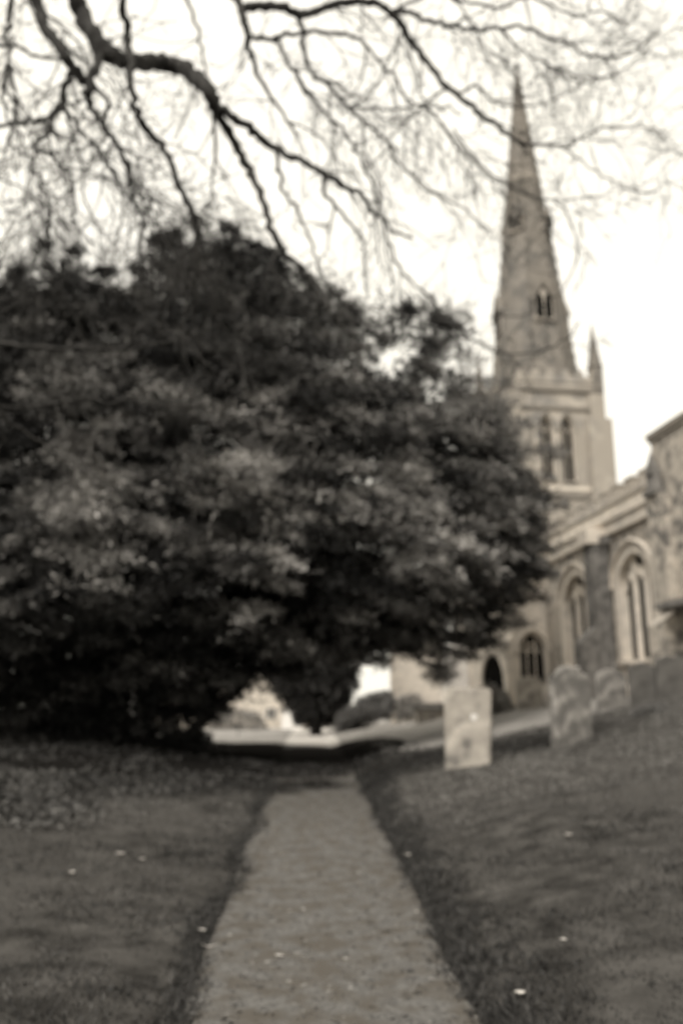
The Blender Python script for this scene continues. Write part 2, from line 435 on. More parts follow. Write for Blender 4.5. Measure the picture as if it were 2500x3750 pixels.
# projecting transept at the right edge
TX = 11.7
opT = (16.2, 19.05, 3.7, 6.9, 8.5, .5)
wall(side(TX), 12.0, 21.25, .6, 8.95, [opT], M['flint'], .45, 'transept_wall')
window(side(TX), opT, 4, depth=.32, frame=.3, mull=.09)
b = CB(); b.box(TX-.07, TX+.3, 11.9, 21.3, 8.953, 9.08); b.box(TX-.12, TX+.38, 11.85, 21.34, 9.08, 9.18); b.build('transept_parapet', M['tower'])
b = CB(); b.box(TX+.46, 23.5, 12.0, 12.3, .6, 8.9); b.build('transept_end_wall', M['flint'])
b = CB(); b.box(TX+.003, 23.5, 20.95, 21.25, .6, 8.95); b.build('transept_far_wall', M['flint'])
b = CB(); b.quad((TX+.3, 12, 9.05), (TX+.3, 21.3, 9.05), (17.4, 21.3, 10.0), (17.4, 12, 10.0)); b.quad((17.4, 12, 10.0), (17.4, 21.3, 10.0), (23.5, 21.3, 9.05), (23.5, 12, 9.05)); b.build('transept_roof', M['lead'])
b = CB(); b.box(TX-.55, TX-.003, 20.45, 21.3, .6, 3.7); b.wedge(TX-.55, TX-.003, 20.45, 21.3, 3.7, 4.2); b.box(TX-.3, TX-.003, 20.5, 21.25, 4.2, 7.3)
b.build('buttress', M['flint'])
b = CB(); b.box(TX-.42, TX+.0, 20.6, 21.2, 7.3, 7.45); b.box(TX-.36, TX-.08, 20.7, 21.1, 7.45, 7.9, .03); b.pyramid(TX-.22, 20.9, .25, 7.9, 8.6, 4); b.build('pinnacle', M['dark'])
b = CB(); b.box(TX-.75, TX-.002, 18.8, 20.44, 4.05, 4.2); b.build('drip_ledge', M['dark'])
b = CB(); b.box(TX-.25, TX-.002, 12, 20.44, .6, 2.3); b.build('transept_plinth', M['flint'])
# porch
PX, PS0, PS1, PZ = 10.85, 31.5, 40.0, 5.9
opD = (32.9, 36.0, .9, 2.6, 3.8, .02)
wall(side(PX), PS0, PS1, .4, PZ, [opD], M['ashlar'], .12, 'porch_wall', M['dress'])
b = CB(); b.box(PX+.13, PX+.3, 32.6, 36.3, .5, 4.2); b.build('doorway_shade', M['void'])
opP = (11.1, 12.12, 2.25, 3.7, 4.4, .15)
wall(face(PS0), PX, AX-.02, .4, PZ, [opP], M['ashlar'], .3, 'porch_side_wall', M['dress'])
window(face(PS0), opP, 3, depth=.22, frame=.1, mull=.035, gl='void')
b = CB(); b.box(PX-.1, AX-.01, PS0-.1, PS1+.1, PZ+.002, PZ+.35); b.build('porch_parapet', M['dress'])
b = CB(); b.box(PX+.003, AX-.02, PS1-.3, PS1, .3, PZ); b.build('porch_far_wall', M['ashlar'])
b = CB(); b.box(PX-.3, PX-.003, PS0-.02, PS0+.45, .4, 4.0); b.wedge(PX-.3, PX-.003, PS0-.02, PS0+.45, 4.0, 4.4); b.build('buttress', M['dress'])
b = CB(); b.box(PX-.9, PX-.003, PS1-2.0, PS1-.8, .3, 4.3); b.wedge(PX-.9, PX-.003, PS1-2.0, PS1-.8, 4.3, 5.0); b.build('buttress', M['lit_stone'])
# tower
T0, T1, TS0, TS1, TZ = 16.2, 22.3, 46.0, 52.1, 21.4
tc_ = ((T0+T1)/2, (TS0+TS1)/2)
ops = [(18.2, 19.0, 15.0, 18.2, 19.2, .8), (19.55, 20.35, 15.0, 18.2, 19.2, .8)]
wall(face(TS0), T0, T1, 1.0, TZ, ops, M['tower'], .5, 'tower_wall')
for o in ops: window(face(TS0), o, 2, depth=.35, frame=.13, mull=.06, gl='void', transom=16.8, st='tower')
ops = [(47.5, 48.5, 15.0, 18.2, 19.2, .8), (49.9, 50.9, 15.0, 18.2, 19.2, .8)]
wall(side(T0), TS0, TS1, 1.0, TZ, ops, M['tower'], .5, 'tower_wall')
for o in ops: window(side(T0), o, 2, depth=.35, frame=.13, mull=.06, gl='void', transom=16.8, st='tower')
b = CB(); b.quad((T1, TS0, 1), (T1, TS1, 1), (T1, TS1, TZ), (T1, TS0, TZ)); b.quad((T0, TS1, 1), (T1, TS1, 1), (T1, TS1, TZ), (T0, TS1, TZ))
b.quad((T0, TS0, TZ-.01), (T1, TS0, TZ-.01), (T1, TS1, TZ-.01), (T0, TS1, TZ-.01)); b.build('tower_wall', M['tower'])
b = CB()
def band(z0, z1, p):
    b.box(T0-p, T1+p, TS0-p, TS0+.05, z0, z1); b.box(T0-p, T1+p, TS1-.05, TS1+p, z0, z1)
    b.box(T0-p, T0+.05, TS0+.051, TS1-.051, z0, z1); b.box(T1-.05, T1+p, TS0+.051, TS1-.051, z0, z1)
for bz in ((13.9, 14.15, .1), (19.55, 19.75, .12), (20.75, 21.0, .16)):
    b = CB(); band(*bz); b.build('string_course', M['spire'])
b = CB(); band(14.4, 14.62, .06); b.build('string_course', M['dress'])
b = CB()
for fy in (TS0-.05, TS1-.2):
    b.box(T0-.1, T1+.1, fy, fy+.28, TZ+.002, TZ+.45)
    x = T0+.75
    while x < T1-.6: b.box(x, x+.5, fy+.02, fy+.26, TZ+.45, TZ+.85); x += .95
for fx in (T0-.05, T1-.2):
    b.box(fx, fx+.25, TS0+.25, TS1-.22, TZ+.002, TZ+.45)
    x = TS0+.75
    while x < TS1-.6: b.box(fx+.02, fx+.24, x, x+.5, TZ+.45, TZ+.85); x += .95
b.build('tower_battlements', M['tower'])
for cx, cy, sx, sy in ((T0, TS0, -1, -1), (T1, TS0, 1, -1), (T0, TS1, -1, 1), (T1, TS1, 1, 1)):
    b = CB()
    for z0, z1, p, w in ((1, 11, .6, 1.3), (11, 19.0, .42, 1.1), (19.0, 20.7, .16, .8)):
        x0, x1 = sorted((cx+sx*p, cx-sx*w)); y0, y1 = sorted((cy+sy*p, cy-sy*.0-sy*.002))
        b.box(x0, x1, y0, y1, z0, z1)
        x0, x1 = sorted((cx+sx*p, cx+sx*.002)); y0, y1 = sorted((cy-sy*.003, cy-sy*w))
        b.box(x0, x1, y0, y1, z0, z1)
    b.build('tower_buttress', M['tower'])
    b = CB(); qx, qy = cx-sx*.12, cy-sy*.28
    b.box(qx-.34, qx+.34, qy-.34, qy+.34, TZ-.3, TZ+1.2); b.box(qx-.38, qx+.38, qy-.38, qy+.38, TZ+1.2, TZ+1.3)
    b.pyramid(qx, qy, .46, TZ+1.3, TZ+4.4, 4)
    for k in range(5):
        z = TZ+1.6+k*.45; r = .36*(1-(z-TZ-1.32)/2.7)
        for a in range(4):
            an = math.pi/4+a*math.pi/2; b.box(qx+r*math.cos(an)-.05, qx+r*math.cos(an)+.05, qy+r*math.sin(an)-.05, qy+r*math.sin(an)+.05, z, z+.1)
    b.build('pinnacle', M['spire'])
# spire
SR, SZ0, SZ1 = 2.85, TZ+.1, 47.3
b = CB(); b.pyramid(*tc_, SR, SZ0, SZ1, 8, .05); sp = b.build('spire', M['spire'])
for zf, r_ in ((.62, .04),):
    b = CB(); z = SZ0+(SZ1-SZ0)*zf; r = SR*(1-zf); b.pyramid(*tc_, r+.09, z, z+.22, 8, r+.06); b.build('spire_band', M['tower'], sp)
b = CB()
for k in range(8):
    an = math.pi/8+k*math.pi/4
    b.tube([(tc_[0]+(SR+.02)*math.cos(an), tc_[1]+(SR+.02)*math.sin(an), SZ0), (tc_[0]+.06*math.cos(an), tc_[1]+.06*math.sin(an), SZ1)], [.075, .03], 4)
    z = SZ0+.8
    while z < SZ1-1:
        r = SR*(1-(z-SZ0)/(SZ1-SZ0))+.08; x, y = tc_[0]+r*math.cos(an), tc_[1]+r*math.sin(an)
        b.pyramid(x, y, .11, z, z+.2, 4, .05); z += .9
b.build('crocket', M['spire'], sp)
b = CB(); b.pyramid(*tc_, .16, SZ1-.1, SZ1+.15, 8, .2); b.pyramid(*tc_, .2, SZ1+.15, SZ1+.35, 8, .05); b.tube([(*tc_, SZ1+.3), (*tc_, SZ1+1.5)], [.03, .03], 6)
b.box(tc_[0]-.35, tc_[0]+.25, tc_[1]-.02, tc_[1]+.02, SZ1+1.0, SZ1+1.25); b.build('weathervane', M['dark'], sp)
ap = SR*math.cos(math.pi/8)
def lucarne(ang, z, h, w):
    """gabled spire light on the spire face whose normal points along ang"""
    f = (z-SZ0)/(SZ1-SZ0); r = ap*(1-f)
    n = Vector((math.cos(ang), math.sin(ang), 0)); t = Vector((-math.sin(ang), math.cos(ang), 0))
    base = Vector((*tc_, 0))+n*(r-.1)
    P = lambda u, zz, d: tuple(base+t*u+n*d+Vector((0, 0, zz)))
    b = CB(); fr = .3
    prof = [(-w/2, z), (w/2, z), (w/2, z+h*.62), (0, z+h), (-w/2, z+h*.62)]
    k = len(prof)
    b.add([P(u, q, fr) for u, q in prof]+[P(u, q, -.9) for u, q in prof],
          [tuple(range(k))]+[(i, (i+1) % k, k+(i+1) % k, k+i) for i in range(k)])
    o = b.build('lucarne', M['tower'], sp)
    b = CB(); rr = [(-w*.62, z+h*.5), (0, z+h*1.12), (w*.62, z+h*.5)]
    for (u0, q0), (u1, q1) in zip(rr, rr[1:]):
        b.add([P(u0, q0, -.9), P(u1, q1, -.9), P(u1, q1, fr+.12), P(u0, q0, fr+.12), P(u0, q0+.12, -.9), P(u1, q1+.12, -.9), P(u1, q1+.12, fr+.12), P(u0, q0+.12, fr+.12)],
              [(0, 1, 2, 3), (4, 5, 6, 7), (0, 1, 5, 4), (1, 2, 6, 5), (2, 3, 7, 6), (3, 0, 4, 7)])
    b.tube([P(0, z+h*1.1, fr), P(0, z+h*1.35, fr)], [.07, .05], 5)
    b.build('lucarne_gable', M['spire'], sp)
    for u0, u1 in ((-w*.42, -w*.04), (w*.04, w*.42)):
        b = CB(); o_ = (u0, u1, z+.12, z+h*.55, z+h*.84, .6); cv = opening_curve(o_, 8)
        b.add([P(u, q, fr+.006) for u, q in [(u0, z+.12)]+cv+[(u1, z+.12)]], [tuple(range(len(cv)+2))])
        b.build('louvre_shade', M['void'], sp)
for i in range(4):
    lucarne(-math.pi/2+i*math.pi/2, 26.0, 2.3, 1.3)
    lucarne(-math.pi*3/4+i*math.pi/2, 33.1, 1.6, .95)

# ------------------------------------------------------------------ gravestones
def stone_profile(kind, w, h):
    h2 = w/2; pts = []
    if kind == 'flat':
        top = [(-h2, h*.95), (-h2*.8, h*.985), (-h2*.3, h), (h2*.4, h*.99), (h2*.85, h*.975), (h2, h*.94)]
    elif kind == 'round':
        top = [(-h2*math.cos(a), h-h2*.55+h2*.55*math.sin(a)) for a in np.linspace(0, math.pi, 13)]
    else:   # shouldered with a round head
        top = [(-h2, h*.83), (-h2*.96, h*.87), (-h2*.74, h*.875)]+[(-h2*.7*math.cos(a), h*.86+h*.14*math.sin(a)) for a in np.linspace(.15, math.pi-.15, 11)]+[(h2*.74, h*.875), (h2*.96, h*.87), (h2, h*.83)]
    return [(-h2*.97, -.35)]+top+[(h2*.97, -.35)]
def headstone(px, py, Y, w, h, kind, m, rz, lean, label, th=.13, side=0):
    p = at(px, py, Y); x, y = p.x, p.y; z = tz(x, y)
    e = empty('headstone', (x, y, z), R(rz)); tag(e, label, 'gravestone', 'gravestones on the grass bank')
    e.rotation_euler = (R(lean), R(side), R(rz))
    pr = stone_profile(kind, w, h); n = len(pr)
    r = random.Random(int(px)); pr = [(u+r.uniform(-.025, .025), q+r.uniform(-.03, .03)) for u, q in pr]
    b = MB(); c = .02
    rings = []
    cu, cz = 0, h*.45
    for d, k in ((-th/2, c), (-th/2+c, 0), (th/2-c, 0), (th/2, c)):
        rings.append([(u-math.copysign(k, u) if abs(u) > k else u, d, q-k if q > .2 else q) for u, q in pr])
    vs = [v for rg in rings for v in rg]; fs = [tuple(range(n)), tuple(range(4*n-1, 3*n-1, -1))]
    for j in range(3):
        for i in range(n): fs.append((j*n+i, (j+1)*n+i, (j+1)*n+(i+1) % n, j*n+(i+1) % n))
    b.add(vs, fs); o = b.build('slab', m, e)
    return e
s1 = headstone(1712, 2800, 15.0, .80, 1.36, 'flat', M['pstone'], -16, -2, 'tall pale square-topped gravestone nearest the path with a white lichen spot', .15, 1.5)
b = MB(); c = Vector((.13, -.083, .84))
for k in range(5):
    q = c+Vector((random.uniform(-.03, .03), 0, random.uniform(-.03, .03))); n = 9; r0 = random.uniform(.025, .05)
    b.add([(q.x+r0*math.cos(6.283*i/n)*random.uniform(.8, 1.1), q.y-.002*k, q.z+r0*math.sin(6.283*i/n)*random.uniform(.8, 1.1)) for i in range(n)], [tuple(range(n))])
b.build('lichen_spot', M['white'], s1)
headstone(2095, 2740, 15.6, .84, 1.42, 'shoulder', M['gstone'], 22, 1, 'mottled grey gravestone with rounded head, second along the bank, dark left edge', .2)
headstone(2243, 2600, 21.5, .80, .95, 'round', M['gstone'], 6, 0, 'small low gravestone with rounded top behind the mottled one')
headstone(2358, 2570, 20.4, .74, .98, 'round', M['dstone'], 4, 0, 'dark round-topped gravestone by the transept, left of the touching pair')
headstone(2466, 2570, 20.2, .76, 1.02, 'round', M['dstone'], -3, 1, 'dark round-topped gravestone at the right edge of the picture, against the transept')
headstone(1945, 2610, 29.0, .95, 1.1, 'round', M['pstone'], 4, 0, 'pale rounded gravestone in front of the porch window')
headstone(2015, 2600, 27.5, .5, .8, 'shoulder', M['pstone'], 4, 0, 'narrow pale gravestone partly behind the mottled one, below the first aisle window')
# chest tomb and ledger far off by the yew's right edge
p = at(1585, 2640, 38); z = tz(p.x, p.y)
e = empty('chest_tomb', (p.x, p.y, z), R(5)); tag(e, 'low chest tomb with dark overhanging slab behind the nearest gravestone', 'tomb')
b = MB(); b.box(-.75, .75, -.4, .4, -.2, .42); b.box(-.62, .62, -.43, -.401, .05, .35); b.build('chest', M['pstone'], e)
b = MB(); b.box(-.95, .95, -.55, .55, .425, .68); b.box(-.85, .85, -.45, .45, .68, .76, .05); b.build('slab', M['dark'], e)

# ------------------------------------------------------------------ far cottages, shed and house
def cottage(px, Y, w, d, he, hr, label, wallm, rz, py=None, wins=True, chim=True, ridge='x'):
    p = at(px, 2640, Y); z = tz(p.x, p.y)-.3
    e = empty('cottage', (p.x, p.y, z), R(rz)); tag(e, label, 'house', None)
    b = MB(); h = w/2
    b.box(-h, h, -d/2, d/2, 0, he)
    if ridge == 'x':
        b.add([(-h, -d/2, he), (-h, d/2, he), (-h, 0, hr-.12)], [(0, 1, 2)]); b.add([(h, -d/2, he), (h, d/2, he), (h, 0, hr-.12)], [(0, 1, 2)])
    else:
        b.add([(-h, -d/2, he), (h, -d/2, he), (0, -d/2, hr-.12)], [(0, 1, 2)]); b.add([(-h, d/2, he), (h, d/2, he), (0, d/2, hr-.12)], [(0, 1, 2)])
    b.build('wall', wallm, e)
    b = MB(); o = .25; t = .14
    if ridge == 'x':
        for sgn in (-1, 1):
            a = [(-h-o, sgn*(d/2+o), he-.15), (h+o, sgn*(d/2+o), he-.15), (h+o, 0, hr), (-h-o, 0, hr)]
            b.add(a+[(x, y, q+t) for x, y, q in a], [(0, 1, 2, 3), (4, 5, 6, 7), (0, 1, 5, 4), (1, 2, 6, 5), (3, 0, 4, 7)])
    else:
        for sgn in (-1, 1):
            a = [(sgn*(h+o), -d/2-o, he-.15), (sgn*(h+o), d/2+o, he-.15), (0, d/2+o, hr), (0, -d/2-o, hr)]
            b.add(a+[(x, y, q+t) for x, y, q in a], [(0, 1, 2, 3), (4, 5, 6, 7), (0, 1, 5, 4), (1, 2, 6, 5), (3, 0, 4, 7)])
    rf = b.build('roof', M['tile'], e)
    if chim:
        b = MB(); b.box(h*.5-.3, h*.5+.3, -.3, .3, hr-.9, hr+.9); b.box(h*.5-.36, h*.5+.36, -.36, .36, hr+.9, hr+1.0); b.pyramid(h*.5, 0, .15, hr+1.0, hr+1.4, 8, .12); b.build('chimney', M['tile'], rf)
    if wins:
        k = max(1, int(w/2.6))
        for i in range(k):
            x = -h+w*(i+.5)/k
            for zz in ((1.0, he-.9) if he > 4 else (1.0,)):
                b = MB(); b.box(x-.45, x+.45, -d/2-.03, -d/2+.1, zz, zz+.9); wn = b.build('window', M['glass'], e)
                b = MB()
                for q in (x-.45, x, x+.45): b.box(q-.035, q+.035, -d/2-.06, -d/2-.031, zz, zz+.9)
                for q in (zz, zz+.87): b.box(x-.414, x-.036, -d/2-.06, -d/2-.031, q, q+.05)
                b.build('frame', M['white'], wn)
    return e
cottage(900, 76, 7.5, 6, 2.6, 5.6, 'cottage with steep gable seen under the left side of the yew', M['render'], 12, ridge='y')
cottage(1010, 86, 5, 8, 2.8, 5.0, 'second farther cottage between the gabled one and the white outbuilding', M['render'], -10, chim=False)
cottage(700, 90, 14, 7, 3.0, 6.0, 'long cottage glimpsed through the yew branches at far left', M['ashlar'], 4)
cottage(1078, 68, 1.6, 2.2, 1.75, 2.3, 'small bright white outbuilding beside the far end of the path', M['white'], -8, wins=False, chim=False, ridge='y')
b0 = cottage(1530, 58, 3.4, 7, 6.4, 7.9, 'tall pale house beyond the churchyard between hedge and nearest gravestone', M['dress'], -6, ridge='y', chim=False, wins=False)
# low kerb wall by the cottages
p = at(775, 2690, 62)
e = MB(); 
for k in range(22): e.box(k*.62-4.6, k*.62-4.01, -.17, .17, -.3, .5+.03*random.random(), .01)
e.box(-4.6, 9.05, -.22, .22, .54, .62)
o = e.build('low_wall', M['ashlar'], None, (p.x-1, p.y+6, tz(p.x, p.y))); tag(o, 'low pale stone wall in front of the far cottages', 'wall')

# ------------------------------------------------------------------ foliage masses
def poly_in(px, py, poly):
    px, py = np.asarray(px), np.asarray(py); c = np.zeros(px.shape, bool); n = len(poly)
    for i in range(n):
        x0, y0 = poly[i]; x1, y1 = poly[(i+1) % n]
        if y0 == y1: continue
        k = ((y0 > py) != (y1 > py)) & (px < (x1-x0)*(py-y0)/(y1-y0)+x0); c ^= k
    return c
def poly_dist(px, py, poly):
    d = np.full(px.shape, 1e9); n = len(poly)
    for i in range(n):
        a = np.array(poly[i], float); b_ = np.array(poly[(i+1) % n], float); ab = b_-a
        t = np.clip(((px-a[0])*ab[0]+(py-a[1])*ab[1])/(ab@ab), 0, 1)
        d = np.minimum(d, np.hypot(px-a[0]-t*ab[0], py-a[1]-t*ab[1]))
    return d
def ats(px, py, Y):
    yu = H0/2-py; fw = F0*math.cos(TILT)-yu*math.sin(TILT); up = F0*math.sin(TILT)+yu*math.cos(TILT)
    return np.stack([(px-W0/2)/fw*Y, Y+0*px, CAMZ+up/fw*Y], -1)
def lobes_to_blades(C, rad, per, axis, Lr=(.16, .34), Wr=(.04, .085), flat=.45, droop=.5, tone_fn=None, zmin=None):
    n = len(C); idx = np.repeat(np.arange(n), per); N = len(idx)
    c = C[idx]; r = rad[idx]
    o = c[:, :2]-axis[None, :2]; o /= np.linalg.norm(o, axis=1, keepdims=True)+1e-6
    # sprays: fan-like twigs inside each lobe, so blades share a direction locally
    ns = 14; sd_ = rng.normal(size=(n, ns, 3)); sd_[:, :, 2] = np.abs(sd_[:, :, 2])*.7-.25
    sd_ /= np.linalg.norm(sd_, axis=2, keepdims=True)
    k = rng.integers(0, ns, N); sdir = sd_[idx, k]
    t = rng.uniform(.15, 1.0, N)**.7
    off = sdir*t[:, None]*r[:, None]; off[:, 2] *= flat
    side_ = np.stack([o[:, 0], o[:, 1]], 1)*(sdir[:, 0]*o[:, 0]+sdir[:, 1]*o[:, 1])[:, None]
    along = (off[:, 0]*o[:, 0]+off[:, 1]*o[:, 1])
    off[:, 2] -= droop*np.maximum(along, -.3*r)*.6
    P = c+off+rng.normal(size=(N, 3))*.07
    D = sdir*.9+rng.normal(size=(N, 3))*.45; D[:, 2] -= .25; D[:, :2] += o*.35
    L = rng.uniform(*Lr, N); Wd = rng.uniform(*Wr, N)
    lt = rng.uniform(0, 1, n)[idx]
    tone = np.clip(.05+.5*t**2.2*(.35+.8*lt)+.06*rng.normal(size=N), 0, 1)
    if tone_fn is not None: tone = np.clip(tone*tone_fn(P), 0, 1)
    if zmin is not None:
        gz = terrain(P[:, 0], P[:, 1], False)+zmin; P[:, 2] = np.maximum(P[:, 2], gz+rng.uniform(0, .15, N))
    return P, D, L, Wd, tone

yewpoly = [(-700, 1060), (-300, 870), (0, 960), (50, 985), (90, 890), (180, 865), (290, 890), (350, 940), (440, 985), (510, 930), (550, 830), (620, 775), (720, 775), (760, 800),
           (850, 775), (920, 800), (990, 890), (1050, 950), (1120, 985), (1200, 1030), (1300, 1080), (1400, 1120), (1530, 1070), (1660, 1090), (1700, 1200), (1710, 1330),
           (1760, 1420), (1850, 1510), (1920, 1600), (1960, 1730), (2030, 1850), (1960, 1940), (1990, 2050), (1970, 2160), (1860, 2250), (1760, 2360),
           (1620, 2400), (1480, 2395), (1320, 2420), (1180, 2450), (1000, 2500), (900, 2540), (800, 2620), (750, 2700), (740, 2790), (600, 2800), (300, 2800), (0, 2800), (-500, 2800)]
YC = 26.5
yewx = at(620, 2700, YC)
yew = empty('yew_tree', (yewx.x-1.5, YC, tz(yewx.x-1.5, YC)))
tag(yew, 'huge dark spreading yew overhanging the path, its left boughs down to the ground', 'tree')
def inside(n):
    px = rng.uniform(-700, 2080, n); py = rng.uniform(780, 2800, n)
    m = poly_in(px, py, yewpoly); px, py = px[m], py[m]
    return px, py, poly_dist(px, py, yewpoly)/115.0
def thick(d, px, py):
    T = np.minimum(7.2, 2.5*np.sqrt(d))
    T = T*(1+.3*vnoise(px/115, py/115, .9, 33))
    return T*(1-.4*smooth(2350, 2650, py))
def sparse(px, py): return (px > 1150) & (py < 1620) & (py < 1330+(px-1150)*.42)
# inner mass, its shade put into a near-black needle tone
px, py, d = inside(9000); k = (d > np.where(py < 1750, 1.0, .4)) & ~(sparse(px, py) & (rng.uniform(0, 1, len(px)) < .85)); px, py, d = px[k], py[k], d[k]
T = thick(d, px, py)*.68; q = rng.uniform(0, 1, len(px))
Ci = ats(px, py, YC+np.where(q < .5, -T*rng.uniform(.75, 1, len(px)), T*rng.uniform(-.7, 1, len(px))))
sel = slice(0, 2500); Ci = Ci[sel]; ri = np.clip(.35+d[sel]*.6, .4, 1.15)
ax = np.array([yew.location.x, YC])
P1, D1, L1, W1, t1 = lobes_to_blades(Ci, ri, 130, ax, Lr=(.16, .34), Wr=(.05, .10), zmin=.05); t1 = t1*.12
# boughs: flattened drooping fans reaching out of the mass, with dark gaps between them
px, py, d = inside(9000); k = (d > .22); px, py, d = px[k], py[k], d[k]
k = ~(sparse(px, py) & (rng.uniform(0, 1, len(px)) < .42)); px, py, d = px[k], py[k], d[k]
nb = min(1150, len(px)); px, py, d = px[:nb], py[:nb], d[:nb]
T = thick(d, px, py); q = rng.uniform(0, 1, nb)
C0 = ats(px, py, YC+np.where(q < .74, -T*rng.uniform(.9, 1.08, nb), T*rng.uniform(.2, 1.0, nb)))
br = np.clip(.42+1.0*vnoise(px/115, py/115, .9, 35)+.5*rng.normal(size=nb), .03, 1.7)
zone = .26+1.35*np.exp(-((px-1080)/800)**2-((py-1850)/430)**2)+.25*smooth(1500, 1900, px)*(py > 1500)  # light on the crown's middle and dimmer outer parts painted into bough tone
br = br*zone
CL = []; RL = []; TL = []
for i in range(nb):
    o = C0[i, :2]-ax; o = o/(np.linalg.norm(o)+1e-6); a = math.atan2(o[1], o[0])+rng.normal(0, .5)
    ln = min(rng.uniform(.9, 1.9), .35+d[i]*1.3); f = np.array([math.cos(a), math.sin(a), 0]); sdv = np.array([-f[1], f[0], 0])
    if sparse(px[i], py[i]) or (d[i] < 1.1 and py[i] < 1750): ln = rng.uniform(.3, .8)
    for k in range(6):
        t = rng.uniform(-.5, .5); w = rng.uniform(-.45, .45)*ln*(.9-.5*t)
        c = C0[i]+f*(t*ln)+sdv*w+np.array([0, 0, -.35*(t+.5)**2*ln+.15*ln-.25*abs(w)])
        CL.append(c); RL.append(ln*rng.uniform(.22, .36)); TL.append(br[i]*(.5+1.1*(t+.5)))
for ex, ey, hl in ((1690, 1150, .8), (1610, 1240, .6), (1730, 1290, .9), (1690, 1390, .7), (1800, 1400, .9), (1850, 1480, .8), (1930, 1540, 1.0), (1890, 1640, .7), (2010, 1650, .8), (1990, 1760, .8), (2060, 1850, .9),
                   (1960, 1930, .7), (2020, 2010, .7), (2030, 2110, .9), (1960, 2190, .8), (1890, 2280, .7), (1780, 2360, .7), (1700, 2400, .6), (1560, 2400, .6), (1390, 2420, .5), (1610, 2440, .35), (1600, 2480, .22)):
    ex -= 45 if ex > 1640 and ey < 2300 else 0; c0 = ats(np.array([float(ex)]), np.array([float(ey)]), YC+rng.uniform(-1.5, 1.5))[0]; bt = rng.uniform(.3, 1.1)
    for k in range(9):
        t = rng.uniform(-1.2, 1)*hl; CL.append(c0+np.array([t, rng.normal(0, .25), -.18*t*abs(t)+rng.normal(0, .07)])); RL.append(rng.uniform(.17, .3)); TL.append(bt)
CL = np.array(CL); RL = np.array(RL); TL = np.array(TL); per = 62
P2, D2, L2, W2, t2 = lobes_to_blades(CL, RL, per, ax, Lr=(.10, .24), Wr=(.03, .065), flat=.5, droop=.3, zmin=.1)
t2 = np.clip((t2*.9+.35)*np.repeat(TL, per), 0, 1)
# sprigs that break the outline
ns = 5200; pe = np.where((d < 1.3) & (py < 2000), 4.0, 1.0); idx = rng.choice(nb, ns, p=pe/pe.sum()); b0_ = C0[idx]+rng.normal(size=(ns, 3))*.35
sd2 = np.stack([rng.normal(0, .7, ns)+.25*(b0_[:, 0]-ax[0])/8, rng.normal(0, .5, ns)-.3, rng.normal(.25, .5, ns)], 1); sd2 /= np.linalg.norm(sd2, axis=1, keepdims=True)
sl = rng.uniform(.4, 1.25, ns)*np.clip(.4+d[idx], .5, 1); kk = 20
tt = np.tile(np.linspace(.1, 1, kk), ns); ii = np.repeat(np.arange(ns), kk)
P3 = b0_[ii]+sd2[ii]*(sl[ii]*tt)[:, None]; P3[:, 2] -= .25*(tt*sl[ii])**2
D3 = sd2[ii]*.8+rng.normal(size=(ns*kk, 3))*.55; L3 = rng.uniform(.08, .18, ns*kk)*(1.2-.5*tt); W3 = rng.uniform(.02, .04, ns*kk)
t3 = np.clip(br[idx][ii]*(.3+.5*tt), 0, 1)
# upright ragged leaders along the skyline
E = []
for ex, ey, el_ in ((40, 960, .8), (90, 880, 1.2), (190, 850, 1.2), (270, 880, 1.), (350, 950, .8), (560, 820, 1.4), (620, 740, 1.6), (700, 760, 1.3), (780, 800, 1.), (870, 760, 1.5), (930, 800, 1.2), (1000, 900, 1.), (1080, 950, .9),
                    (1180, 1010, .9), (1290, 1070, .8), (1400, 1110, .7), (1480, 1070, .9), (1560, 1040, 1.), (1640, 1070, 1.), (-150, 850, 1.)):
    b0s = ats(np.array([float(ex)]), np.array([float(ey)+90]), YC+rng.uniform(-1, 1))[0]
    for q in range(15):
        d_ = np.array([rng.normal(0, .45), rng.normal(0, .45), 1.0]); d_ /= np.linalg.norm(d_); l_ = el_*rng.uniform(.4, 1.15); o_ = b0s+rng.normal(size=3)*np.array([.4, .3, .15])
        for t in np.linspace(0, 1, 20): E.append((*(o_+d_*l_*t), *(d_*.6)))
E = np.array(E); ne = len(E)
P3 = np.concatenate([P3, E[:, :3]]); D3 = np.concatenate([D3, E[:, 3:]+rng.normal(size=(ne, 3))*.5])
L3 = np.concatenate([L3, rng.uniform(.07, .16, ne)]); W3 = np.concatenate([W3, rng.uniform(.02, .04, ne)]); t3 = np.concatenate([t3, rng.uniform(0, .25, ne)])
P3[:, 2] = np.maximum(P3[:, 2], terrain(P3[:, 0], P3[:, 1], False)+.15)
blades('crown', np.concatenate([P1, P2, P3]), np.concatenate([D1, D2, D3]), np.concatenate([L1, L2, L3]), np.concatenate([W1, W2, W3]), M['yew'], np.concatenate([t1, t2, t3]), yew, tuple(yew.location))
b = MB(); o0 = yew.location
def rel(x, y, z): return (x-o0.x, y-o0.y, z-o0.z)
tr = []
b.tube([(0, 0, -.4), (.1, 0, .8), (.05, .1, 2.2), (.3, 0, 4), (.2, .2, 7), (.6, 0, 11), (.9, 0, 14)], [1.0, .75, .65, .6, .45, .28, .08], 12)
b.tube([(.3, .2, .3), (.8, .1, 1.6), (1.2, 0, 3.2), (1.6, .4, 6), (2.2, .3, 9.5)], [.5, .42, .36, .25, .08], 9)
b.build('trunk', M['yewbark'], yew, smooth=True)
b = MB()
